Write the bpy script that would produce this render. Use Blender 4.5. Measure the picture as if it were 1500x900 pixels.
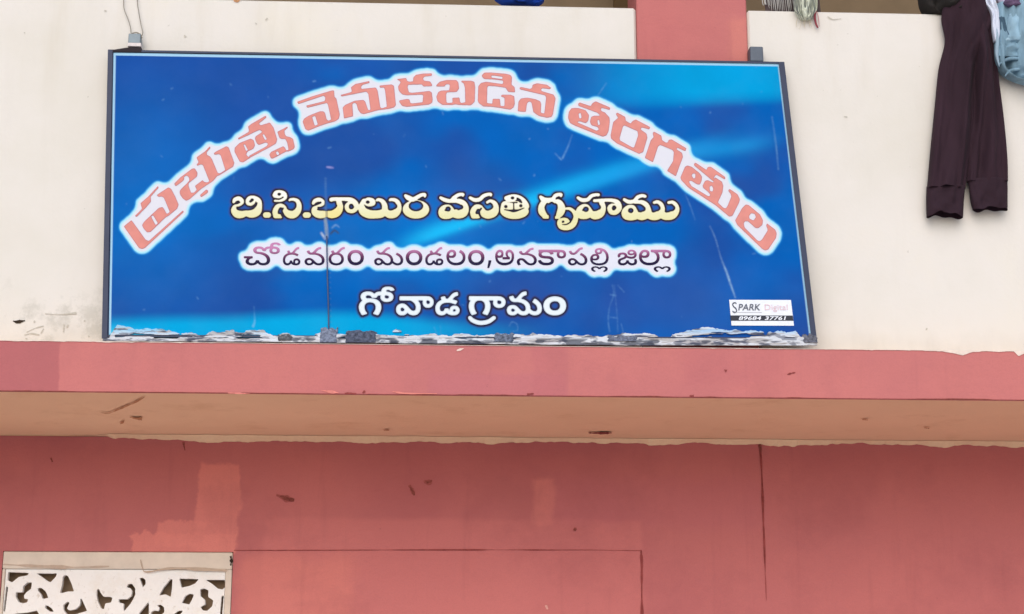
import bpy, bmesh, math, random
import numpy as np
from mathutils import Vector, Matrix

for _o in list(bpy.data.objects): bpy.data.objects.remove(_o)
SC = bpy.context.scene
COL = SC.collection
R = math.radians

# ------------------------------------------------------------------ camera, sky, sun, exposure
FPX = 2400.0
CAM = np.array([0.0, 0.0, 1.6])
YAW, PITCH = 2.75, 14.0
cam_d = bpy.data.cameras.new('camera'); cam = bpy.data.objects.new('camera', cam_d); COL.objects.link(cam)
cam_d.sensor_width = 36.0; cam_d.lens = 36.0 * FPX / 1500.0; cam_d.clip_end = 500
cam.location = CAM; cam.rotation_euler = (R(90 + PITCH), 0, R(-YAW)); SC.camera = cam

SUN_EL, SUN_AZ = 34.0, 190.0          # compass style azimuth, 0 = +Y; the sun stands behind the viewer, high
W = bpy.data.worlds.new('World'); SC.world = W; W.use_nodes = True
_n = W.node_tree.nodes; _b = _n['Background']; _s = _n.new('ShaderNodeTexSky')
_s.sky_type = 'NISHITA'; _s.sun_disc = False; _s.sun_elevation = R(SUN_EL); _s.sun_rotation = R(SUN_AZ)
_s.air_density = 1.0; _s.dust_density = 1.5; _s.ozone_density = 1.0
W.node_tree.links.new(_s.outputs[0], _b.inputs[0]); _b.inputs[1].default_value = 0.14
sun_d = bpy.data.lights.new('sun', 'SUN'); sun_d.energy = 1.35; sun_d.angle = R(64); sun_d.color = (1, .975, .94)
sun = bpy.data.objects.new('sun', sun_d); COL.objects.link(sun); sun.location = (-4, -8, 12)
_dir = Vector((math.sin(R(SUN_AZ)) * math.cos(R(SUN_EL)), math.cos(R(SUN_AZ)) * math.cos(R(SUN_EL)), math.sin(R(SUN_EL))))
sun.rotation_euler = _dir.to_track_quat('Z', 'Y').to_euler()
SC.view_settings.view_transform = 'Standard'; SC.view_settings.look = 'None'
SC.view_settings.exposure = 0.06; SC.view_settings.gamma = 1.0; SC.view_settings.use_curve_mapping = False

# ------------------------------------------------------------------ survey: sight lines of the photograph onto real planes
_y, _p = R(YAW), R(PITCH)
FWD = np.array([math.sin(_y) * math.cos(_p), math.cos(_y) * math.cos(_p), math.sin(_p)])
RGT = np.array([math.cos(_y), -math.sin(_y), 0.0]); UP = np.cross(RGT, FWD)
def ray(px, py):
    px = np.asarray(px, float)[..., None]; py = np.asarray(py, float)[..., None]
    return RGT * (px - 750) / FPX + UP * (450 - py) / FPX + FWD
def on_y(px, py, Y):
    d = ray(px, py); return CAM + d * (Y / d[..., 1:2])
Y_FASCIA, Y_PARAPET = 7.25, 7.42
Z_SOFFIT = float(on_y(750, 580, Y_FASCIA)[2]); Z_LEDGE = float(on_y(750, 507, Y_FASCIA)[2])
_d = ray(750, 645); Y_WALL = float(_d[1] * (Z_SOFFIT - 1.6) / _d[2])
Z_RAIL = float(on_y(1000, 12.5, Y_PARAPET)[2])
# sign plane: leans back a little, y = SG0 + (z - SZ0) * SLEAN
SG0, SZ0, SLEAN = 7.285, Z_LEDGE, 0.055
def on_sign(px, py, out=0.0):
    d = ray(px, py)
    t = (SG0 - out + (1.6 - SZ0) * SLEAN) / (d[..., 1:2] - d[..., 2:3] * SLEAN)
    return CAM + d * t

# ------------------------------------------------------------------ helpers
def lin(c):
    c = np.asarray(c, float) / 255.0
    return np.where(c <= .04045, c / 12.92, ((c + .055) / 1.055) ** 2.4)
def thing(name, label, cat, loc, group=None):
    o = bpy.data.objects.new(name, None); COL.objects.link(o); o.location = Vector([float(v) for v in loc])
    o.empty_display_size = .1
    return tag(o, label, cat, group)
def tag(o, label=None, cat=None, group=None, kind=None):
    if label: o['label'] = label
    if cat: o['category'] = cat
    if group: o['group'] = group
    if kind: o['kind'] = kind
    return o
def world_of(o):
    p = Vector((0, 0, 0))
    while o: p += o.location; o = o.parent
    return p
def obj(name, verts, faces, mat, parent=None, smooth=False, ink=None, label=None, loc=None):
    """one mesh object from world-space geometry; its origin sits at its parent's"""
    verts = np.asarray(verts, float).reshape(-1, 3)
    org = np.array(world_of(parent)) if parent else (np.zeros(3) if loc is None else np.array(loc, float))
    me = bpy.data.meshes.new(name)
    me.from_pydata((verts - org).tolist(), [], faces)
    if ink is not None:
        at = me.color_attributes.new('ink', 'FLOAT_COLOR', 'POINT')
        at.data.foreach_set('color', np.concatenate([ink, np.ones((len(ink), 1))], 1).astype(np.float32).ravel())
    me.update()
    if smooth: me.polygons.foreach_set('use_smooth', [True] * len(me.polygons))
    me.materials.append(mat)
    o = bpy.data.objects.new(name, me); COL.objects.link(o)
    if parent: o.parent = parent
    elif loc is not None: o.location = Vector([float(v) for v in loc])
    if label: o['label'] = label
    return o
def from_bm(name, bm, mat, parent=None, smooth=False, label=None, loc=None):
    bmesh.ops.recalc_face_normals(bm, faces=bm.faces)
    v = [tuple(q.co) for q in bm.verts]; bm.verts.index_update(); f = [[q.index for q in fc.verts] for fc in bm.faces]; bm.free()
    return obj(name, v, f, mat, parent, smooth, None, label, loc)
def box(bm, x0, x1, y0, y1, z0, z1, bev=0.0, seg=1):
    r = bmesh.ops.create_cube(bm, size=1.0)
    for v in r['verts']:
        v.co = Vector((x0 + (v.co.x + .5) * (x1 - x0), y0 + (v.co.y + .5) * (y1 - y0), z0 + (v.co.z + .5) * (z1 - z0)))
    if bev: bmesh.ops.bevel(bm, geom=list({e for v in r['verts'] for e in v.link_edges}), offset=bev, segments=seg, affect='EDGES', profile=.7)
def box_obj(name, mat, parent, dims, bev=.004, label=None):
    bm = bmesh.new(); box(bm, *dims, bev=bev); return from_bm(name, bm, mat, parent, label=label)
def tube(points, r, n=8):
    P = [Vector([float(c) for c in p]) for p in points]; V = []; F = []
    for i, p in enumerate(P):
        t = (P[min(i + 1, len(P) - 1)] - P[max(i - 1, 0)]).normalized()
        a = t.cross(Vector((0.3, 1, .2))).normalized(); b = t.cross(a)
        rr = r if not hasattr(r, '__len__') else r[i]
        for k in range(n): V.append(p + (a * math.cos(2 * math.pi * k / n) + b * math.sin(2 * math.pi * k / n)) * rr)
    for i in range(len(P) - 1):
        for k in range(n): F.append([i * n + k, i * n + (k + 1) % n, (i + 1) * n + (k + 1) % n, (i + 1) * n + k])
    F.append(list(range(n))[::-1]); F.append([len(V) - n + k for k in range(n)])
    return [tuple(v) for v in V], F

_rng = np.random.RandomState(7)
_tab = _rng.rand(256, 256)
def vnoise(x, y):
    x = np.asarray(x, float); y = np.asarray(y, float)
    xi = np.floor(x).astype(int); yi = np.floor(y).astype(int); fx = x - xi; fy = y - yi
    fx = fx * fx * (3 - 2 * fx); fy = fy * fy * (3 - 2 * fy)
    g = lambda a, b: _tab[a % 256, b % 256]
    return (g(xi, yi) * (1 - fx) + g(xi + 1, yi) * fx) * (1 - fy) + (g(xi, yi + 1) * (1 - fx) + g(xi + 1, yi + 1) * fx) * fy
def fbm(x, y, o=4):
    s = 0; a = .5; t = 0
    for k in range(o): s = s + a * vnoise(np.asarray(x) * 2 ** k + 17 * k, np.asarray(y) * 2 ** k + 31 * k); t += a; a *= .5
    return s / t
def sstep(a, b, x):
    t = np.clip((x - a) / (b - a), 0, 1); return t * t * (3 - 2 * t)

# ------------------------------------------------------------------ materials
class NT:
    def __init__(s, name):
        s.m = bpy.data.materials.new(name); s.m.use_nodes = True; s.t = s.m.node_tree
        s.b = s.t.nodes['Principled BSDF']; s.geo = s.t.nodes.new('ShaderNodeNewGeometry'); s.pos = s.geo.outputs['Position']
    def n(s, k, **kw):
        q = s.t.nodes.new(k)
        for a, b in kw.items(): setattr(q, a, b)
        return q
    def l(s, a, b): s.t.links.new(a, b)
    def noise(s, scale, detail=4, rough=.6, stretch=None, seed=0):
        q = s.n('ShaderNodeTexNoise'); q.inputs['Scale'].default_value = scale; q.inputs['Detail'].default_value = detail; q.inputs['Roughness'].default_value = rough
        mp = s.n('ShaderNodeMapping'); mp.inputs['Location'].default_value = (seed, seed * 2.3, seed * .7)
        if stretch: mp.inputs['Scale'].default_value = stretch
        s.l(s.pos, mp.inputs[0]); s.l(mp.outputs[0], q.inputs['Vector']); return q.outputs['Fac']
    def ramp(s, fac, stops):
        q = s.n('ShaderNodeValToRGB'); el = q.color_ramp.elements
        while len(el) < len(stops): el.new(.5)
        for e, (p, c) in zip(el, stops): e.position = p; e.color = tuple(c) + (1,) if hasattr(c, '__len__') else (c, c, c, 1)
        s.l(fac, q.inputs[0]); return q.outputs[0]
    def mix(s, fac, a, b, mode='MIX'):
        q = s.n('ShaderNodeMix', data_type='RGBA', blend_type=mode)
        for sock, v in ((q.inputs[0], fac), (q.inputs[6], a), (q.inputs[7], b)):
            if hasattr(v, 'is_linked'): s.l(v, sock)
            elif hasattr(v, '__len__'): sock.default_value = tuple(v)[:3] + (1,)
            else: sock.default_value = v
        return q.outputs[2]
    def math(s, op, a, b=0.0):
        q = s.n('ShaderNodeMath', operation=op)
        for sock, v in ((q.inputs[0], a), (q.inputs[1], b)):
            if hasattr(v, 'is_linked'): s.l(v, sock)
            else: sock.default_value = v
        return q.outputs[0]
    def patch(s, x0, x1, z0, z1, soft=.02, wob=.03, wscale=6., fac=1., seed=0):
        """mask of a hand-painted patch between x0..x1, z0..z1 with a wavering edge"""
        sp = s.n('ShaderNodeSeparateXYZ'); s.l(s.pos, sp.inputs[0])
        nz = s.math('MULTIPLY', s.math('SUBTRACT', s.noise(wscale, 3, .6, None, 3.1 + seed), .5), wob * 2)
        nz2 = s.math('MULTIPLY', s.math('SUBTRACT', s.noise(wscale, 3, .6, None, 9.7 + seed), .5), wob * 2)
        X = s.math('ADD', sp.outputs[0], nz); Z = s.math('ADD', sp.outputs[2], nz2)
        out = None
        for v, a, sg in ((X, x0, 1), (X, x1, -1), (Z, z0, 1), (Z, z1, -1)):
            q = s.n('ShaderNodeMapRange', interpolation_type='SMOOTHSTEP')
            s.l(v, q.inputs[0]); q.inputs[1].default_value = a - soft * sg; q.inputs[2].default_value = a + soft * sg
            out = q.outputs[0] if out is None else s.math('MULTIPLY', out, q.outputs[0])
        return s.math('MULTIPLY', out, fac)
    def done(s, col, rough=.85, bump=None, bstr=.2, bdist=.01, spec=.25):
        if hasattr(col, 'is_linked'): s.l(col, s.b.inputs['Base Color'])
        else: s.b.inputs['Base Color'].default_value = tuple(col) + (1,)
        s.b.inputs['Roughness'].default_value = rough; s.b.inputs['Specular IOR Level'].default_value = spec
        if bump is not None:
            q = s.n('ShaderNodeBump'); q.inputs['Strength'].default_value = bstr; q.inputs['Distance'].default_value = bdist
            s.l(bump, q.inputs['Height']); s.l(q.outputs[0], s.b.inputs['Normal'])
        return s.m
def c3(*rgb): return tuple(float(v) for v in lin(rgb))
def plain(name, rgb, rough=.7, spec=.3, metal=0, var=.12, scale=30):
    t = NT(name); c = np.array(c3(*rgb)); nz = t.noise(scale, 3)
    m = t.done(t.ramp(nz, [(.3, tuple(c * (1 - var))), (.7, tuple(np.minimum(c * (1 + var), 1)))]), rough, nz, .15, .002, spec)
    t.b.inputs['Metallic'].default_value = metal; return m
# print raster: photo-sized drawing units, SS samples per unit
X0,Y0,X1,Y1=140,60,1210,510
SS=4
def fill_poly(M,P,val):
    H,W=M.shape
    P=np.array(P,float); Q=np.roll(P,-1,0)
    ylo=max(0,int(P[:,1].min())); yhi=min(H-1,int(P[:,1].max())+1)
    xlo=max(0,int(P[:,0].min())-1); xhi=min(W,int(P[:,0].max())+2)
    if xhi<=xlo:return
    xs=np.arange(xlo,xhi)+.5
    for r in range(ylo,yhi+1):
        yy=r+.5
        m=((P[:,1]<=yy)!=(Q[:,1]<=yy))
        if not m.any(): continue
        xc=np.sort(P[m,0]+(yy-P[m,1])/(Q[m,1]-P[m,1])*(Q[m,0]-P[m,0]))
        ins=(np.searchsorted(xc,xs)%2)==1
        M[r,xlo:xhi][ins]=val
def pts(s): return [tuple(float(v) for v in t.split(',')) for t in s.split()]
def chaikin(P,n=1):
    P=np.array(P,float)
    for _ in range(n):
        Q=np.roll(P,-1,0); d=np.hypot(*(Q-P).T)[:,None]
        t=np.minimum(.25,2.2*1.0/np.maximum(d,1e-6)*1.0)   # cut corners by a fixed small length
        P=np.stack([P+(Q-P)*t,Q-(Q-P)*t],1).reshape(-1,2)
    return P
def spline(C,n=10):
    C=np.array(C,float)
    if len(C)<3: return np.array([C[0]+(C[-1]-C[0])*t for t in np.linspace(0,1,n)])
    E=np.vstack([2*C[0]-C[1],C,2*C[-1]-C[-2]]);out=[]
    for i in range(len(C)-1):
        a,b,c,d=E[i:i+4]
        for t in np.linspace(0,1,n,endpoint=False):
            out.append(.5*((2*b)+(c-a)*t+(2*a-5*b+4*c-d)*t*t+(3*b-a-3*c+d)*t**3))
    out.append(C[-1]);return np.array(out)
def brush(M,C,val):
    H,W=M.shape
    for x,y,w in spline(C):
        r=w/2;x0=max(0,int(x-r));x1=min(W,int(x+r)+2);y0=max(0,int(y-r));y1=min(H,int(y+r)+2)
        if x1<=x0 or y1<=y0: continue
        yy,xx=np.mgrid[y0:y1,x0:x1]
        M[y0:y1,x0:x1][(xx+.5-x)**2+(yy+.5-y)**2<r*r]=val
def blank(): return np.zeros(((Y1-Y0)*SS,(X1-X0)*SS),bool)
def draw_line(letters,round_=2):
    T=blank()
    for ox,oy,sc,ops in letters:
        M=blank() 
        k=SS/sc
        for op,s in ops:
            if op in 'ph':
                P=[((ox-X0)*SS+x*k,(oy-Y0)*SS+y*k) for x,y in pts(s)]
                fill_poly(M,chaikin(P,round_),op=='p')
            elif op in 'sc':
                brush(M,[((ox-X0)*SS+x*k,(oy-Y0)*SS+y*k,w*k) for x,y,w in pts(s)],op=='s')
            else:
                cx,cy,rx,ry=pts(s)[0]
                a=np.linspace(0,2*np.pi,48,endpoint=False)
                fill_poly(M,[((ox-X0)*SS+(cx+rx*np.cos(t))*k,(oy-Y0)*SS+(cy+ry*np.sin(t))*k) for t in a],op=='e')
        T|=M
    return T
def draw_contours(cs):
    T=np.zeros(((Y1-Y0)*SS,(X1-X0)*SS),np.int16)
    for s in cs:
        P=np.array([((x-X0)*SS,(y-Y0)*SS) for x,y in pts(s)]);Q=np.roll(P,-1,0)
        for r in range(max(0,int(P[:,1].min())),int(P[:,1].max())+2):
            yy=r+.5;up=(P[:,1]<=yy)&(Q[:,1]>yy);dn=(P[:,1]>yy)&(Q[:,1]<=yy)
            for m,w in ((up,1),(dn,-1)):
                for i in np.flatnonzero(m):
                    xc=P[i,0]+(yy-P[i,1])/(Q[i,1]-P[i,1])*(Q[i,0]-P[i,0])
                    T[r,max(0,int(np.ceil(xc-.5))):]+=w
    return T!=0
# ------------------------------------------------------------------ drawing rasters turned into meshes
def blur(A, n=1):
    for _ in range(n):
        P = np.pad(A, 1, mode='edge')
        A = (P[:-2] + 2 * P[1:-1] + P[2:]) / 4; A = (A[:, :-2] + 2 * A[:, 1:-1] + A[:, 2:]) / 4
    return A
def marching(Fd, thr=.5):
    """filled marching squares: faces covering Fd > thr, vertices in grid coordinates"""
    H, Wd = Fd.shape; N = H * Wd
    inn = Fd > thr
    c = [inn[:-1, :-1], inn[1:, :-1], inn[1:, 1:], inn[:-1, 1:]]
    code = c[0] * 1 + c[1] * 2 + c[2] * 4 + c[3] * 8
    faces = []
    for cs in range(1, 16):
        jj, ii = np.nonzero(code == cs)
        if not len(ii): continue
        cid = [jj * Wd + ii, (jj + 1) * Wd + ii, (jj + 1) * Wd + ii + 1, jj * Wd + ii + 1]
        eid = [N + jj * Wd + ii, 2 * N + (jj + 1) * Wd + ii, N + jj * Wd + ii + 1, 2 * N + jj * Wd + ii]
        cols = []
        for k in range(4):
            a, b = cs >> k & 1, cs >> ((k + 1) % 4) & 1
            if a: cols.append(cid[k])
            if a != b: cols.append(eid[k])
        faces.append(np.stack(cols, 1))
    allv = np.unique(np.concatenate([f.ravel() for f in faces]))
    kind = allv // N; r = allv % N; j = r // Wd; i = r % Wd
    x = i.astype(float); y = j.astype(float)
    m = kind == 1; f0, f1 = Fd[j[m], i[m]], Fd[j[m] + 1, i[m]]; y[m] += np.clip((thr - f0) / (f1 - f0), .02, .98)
    m = kind == 2; f0, f1 = Fd[j[m], i[m]], Fd[j[m], i[m] + 1]; x[m] += np.clip((thr - f0) / (f1 - f0), .02, .98)
    out = []
    for f in faces: out += np.searchsorted(allv, f).tolist()
    return None, out, np.stack([x, y], 1)
def plate(mk, name, V, F, back, mat, parent, ink=None, label=None):
    n = len(V); ed = set()
    for f in F:
        for a, b in zip(f, f[1:] + f[:1]): ed.add((a, b))
    side = [[b, a, a + n, b + n] for a, b in ed if (b, a) not in ed]
    V2 = np.concatenate([V, V + np.array(back)]); F2 = F + [[q + n for q in f[::-1]] for f in F] + side
    return mk(name, V2, F2, mat, parent, ink=None if ink is None else np.concatenate([ink, ink]), label=label)
# ---- lettering drawn as filled outlines and brush strokes, in drawing units (origin x, origin y, scale, ops)
# op: ('p', points) filled outline, ('h', points) cut-out, ('s', strokes x y width), ('c', cut stroke), ('e', ellipse), ('d', cut ellipse)
LINE_ARCH = [
 (170,260,7.5,[('p','85,540 168,470 185,490 325,685 360,700 735,362 745,380 320,775 285,790 250,775'),
   ('p','205,425 285,345 268,285 350,215 460,95 470,112 380,215 385,265 340,320 225,438')]),
 (170,260,7.5,[('p','445,195 575,110 605,125 650,210 688,300 672,345 590,412 560,425 565,400 590,380 525,225 500,210 465,215'),
   ('p','285,525 305,490 470,335 510,325 530,350 555,400 585,390 597,410 545,440 380,600 340,605 300,560'),
   ('h','385,430 405,415 460,505 435,525')]),
 (250,200,9,[('p','45,625 130,540 285,425 318,422 355,480 348,530 300,570 240,615 235,650 270,745 310,740 345,705 318,655 405,590 420,575 440,600 480,610 560,590 400,695 250,830 205,850 160,820 120,760 120,715 160,670 215,620 248,580 240,540 210,515 175,540 180,570 150,600 65,660'),
   ('p','345,275 460,195 515,130 528,155 475,210 478,245 520,265 545,300 620,480 610,530 560,590 470,640 430,610 475,610 510,595 425,380 400,370 350,390 340,375 370,340 345,295'),
   ('p','565,225 600,200 735,130 765,145 840,350 825,400 640,515 600,530 615,480 650,490 720,445 660,255 640,235 580,245'),
   ('p','385,775 470,700 495,715 490,745 400,805')]),
 (335,160,9,[('p','120,385 260,305 268,285 255,230 300,195 485,88 502,108 400,190 420,215 540,178 560,215 440,300 410,275 350,300 260,345 130,405'),
   ('p','430,215 545,178 595,250 640,400 625,455 540,505 285,640 265,620 500,490 520,460 490,440 400,475 370,455 345,390 355,360 440,305'),
   ('h','445,340 465,330 505,400 480,410'),
   ('p','75,560 80,510 140,450 290,390 330,410 348,480 325,525 250,560 230,600 250,625 290,640 190,705 145,695'),
   ('h','195,470 215,465 255,545 230,555')]),
 (335,160,9,[('p','640,300 700,270 775,230 780,245 735,285 740,330 760,360 810,370 850,395 872,500 855,530 790,560 760,560 580,655 555,650 535,600 560,565 720,490 745,510 755,545 790,540 770,440 745,395 700,395 670,385'),
   ('h','620,570 645,555 670,595 640,612')]),
 (425,110,9,[('p','90,355 300,280 550,205 580,205 585,290 610,310 655,520 640,580 600,610 490,640 400,670 240,735 200,715 165,620 180,580 240,540 390,480 440,480 460,500 480,580 500,605 540,590 500,400 485,370 225,435 210,405 455,345 465,300 440,275 110,385'),
   ('h','290,555 330,540 365,655 325,670')]),
 (425,110,9,[('p','660,265 800,228 815,215 800,165 860,120 1045,80 1050,105 960,130 935,155 940,185 1130,165 1155,210 1190,430 1210,440 1275,420 1250,200 1235,165 1185,170 1175,140 1340,125 1370,145 1395,400 1370,430 1290,450 1160,465 970,518 930,505 895,460 875,385 850,365 820,385 832,545 710,575 692,430 725,395 850,340 965,328 990,350 1030,465 1060,460 1030,250 1005,220 680,285')]),
 (570,90,10,[('p','105,265 130,260 250,245 265,290 300,300 350,295 355,235 390,200 500,180 630,178 625,215 520,225 495,250 510,285 600,295 630,340 630,365 500,370 480,340 280,345 270,380 290,455 340,462 590,435 625,455 638,560 630,610 580,635 260,668 190,655 150,600 145,575 265,550 300,560 310,610 340,618 490,600 500,500 480,488 250,498 190,485 140,430 130,370 170,310 150,285')]),
 (570,90,10,[('p','690,350 740,300 840,275 985,275 1015,310 1025,400 990,450 850,455 835,480 840,600 860,612 930,605 925,535 1030,530 1040,600 1060,612 1115,600 1110,390 1090,320 1060,310 1055,285 1200,285 1250,300 1262,380 1255,590 1200,645 1020,640 975,630 930,640 780,640 710,590 690,520 720,450 760,430 880,425 890,350 870,335 830,340 815,370 690,370')]),
 (690,90,9,[('p','140,185 175,150 260,148 460,165 520,180 540,210 535,310 575,340 582,410 490,405 455,350 330,330 225,325 215,345 210,550 280,560 285,495 380,495 390,590 440,590 440,480 390,465 405,440 520,440 570,460 578,560 560,610 520,638 350,610 280,600 160,595 100,550 88,520 95,330 130,285 200,270 415,300 425,280 420,255 300,240 180,235 150,215'),
   ('h','265,190 300,188 415,205 415,235 270,215')]),
 (690,90,9,[('p','640,345 660,340 780,365 805,350 810,310 870,290 1000,310 1055,350 1045,370 940,355 920,375 935,395 1090,440 1115,490 1080,700 1060,735 1000,745 890,720 820,670 800,560 790,540 770,530 745,545 735,575 722,670 615,660 625,530 660,490 740,480 850,500 915,530 925,570 920,680 965,690 990,480 975,450 640,370')]),
 (820,130,8.179,[('p','218,185 235,165 370,210 390,175 430,152 605,228 600,258 500,230 490,262 540,290 480,320 450,290 225,208'),
   ('p','480,265 540,285 595,345 600,400 585,510 560,560 515,577 170,440 200,400 440,505 470,490 450,460 380,440 360,400 375,340 410,325 480,325'),
   ('h','450,380 470,372 482,430 460,440'),
   ('p','98,350 108,280 140,235 220,232 310,260 352,320 340,390 310,415 235,390 205,405 230,425 170,440 120,410'),
   ('h','225,300 250,290 262,350 235,362')]),
 (820,130,8.179,[('p','670,300 690,288 785,340 790,385 850,420 870,390 910,370 1085,462 1072,490 980,465 970,490 1040,540 1050,590 1000,760 950,782 680,655 615,600 608,560 640,400 700,350 680,325'),
   ('h','770,440 930,510 938,560 890,705 870,705 720,620 718,590 755,460')]),
 (930,180,10,[('p','262,145 280,130 390,190 395,250 450,290 480,290 495,250 540,245 755,375 740,420 620,365 610,390 690,440 705,500 600,785 470,705 560,560 570,430 550,400 370,325 340,350 265,580 145,515 230,260 275,210 265,180')]),
 (985,220,8.182,[('p','258,165 275,150 410,240 420,205 460,200 635,325 630,355 525,295 500,325 500,380 470,360 258,185'),
   ('p','510,325 595,380 610,430 600,510 545,630 640,720 620,740 520,665 190,450 210,420 430,555 455,545 440,515 370,455 360,430 390,370 420,360 490,390'),
   ('h','445,440 470,425 490,465 480,500 450,490'),
   ('p','95,330 150,200 180,185 230,200 330,280 355,320 350,370 330,415 290,410 230,370 200,370 205,395 230,430 190,450 105,360'),
   ('h','230,305 245,280 275,285 275,330 255,345'),
   ('p','665,485 685,465 780,530 810,590 800,630 720,790 680,800 520,665 545,640 600,690 640,700 660,670 705,560 700,530')]),
 (1060,280,9,[('p','290,178 330,185 480,310 520,390 510,450 460,490 420,490 320,400 280,400 265,430 275,480 450,655 480,660 505,640 580,520 575,490 560,460 570,425 680,510 700,560 690,620 590,770 550,785 510,765 180,450 150,390 240,230'),
   ('h','335,330 365,292 410,305 425,345 395,390 340,365')]),
]
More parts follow.
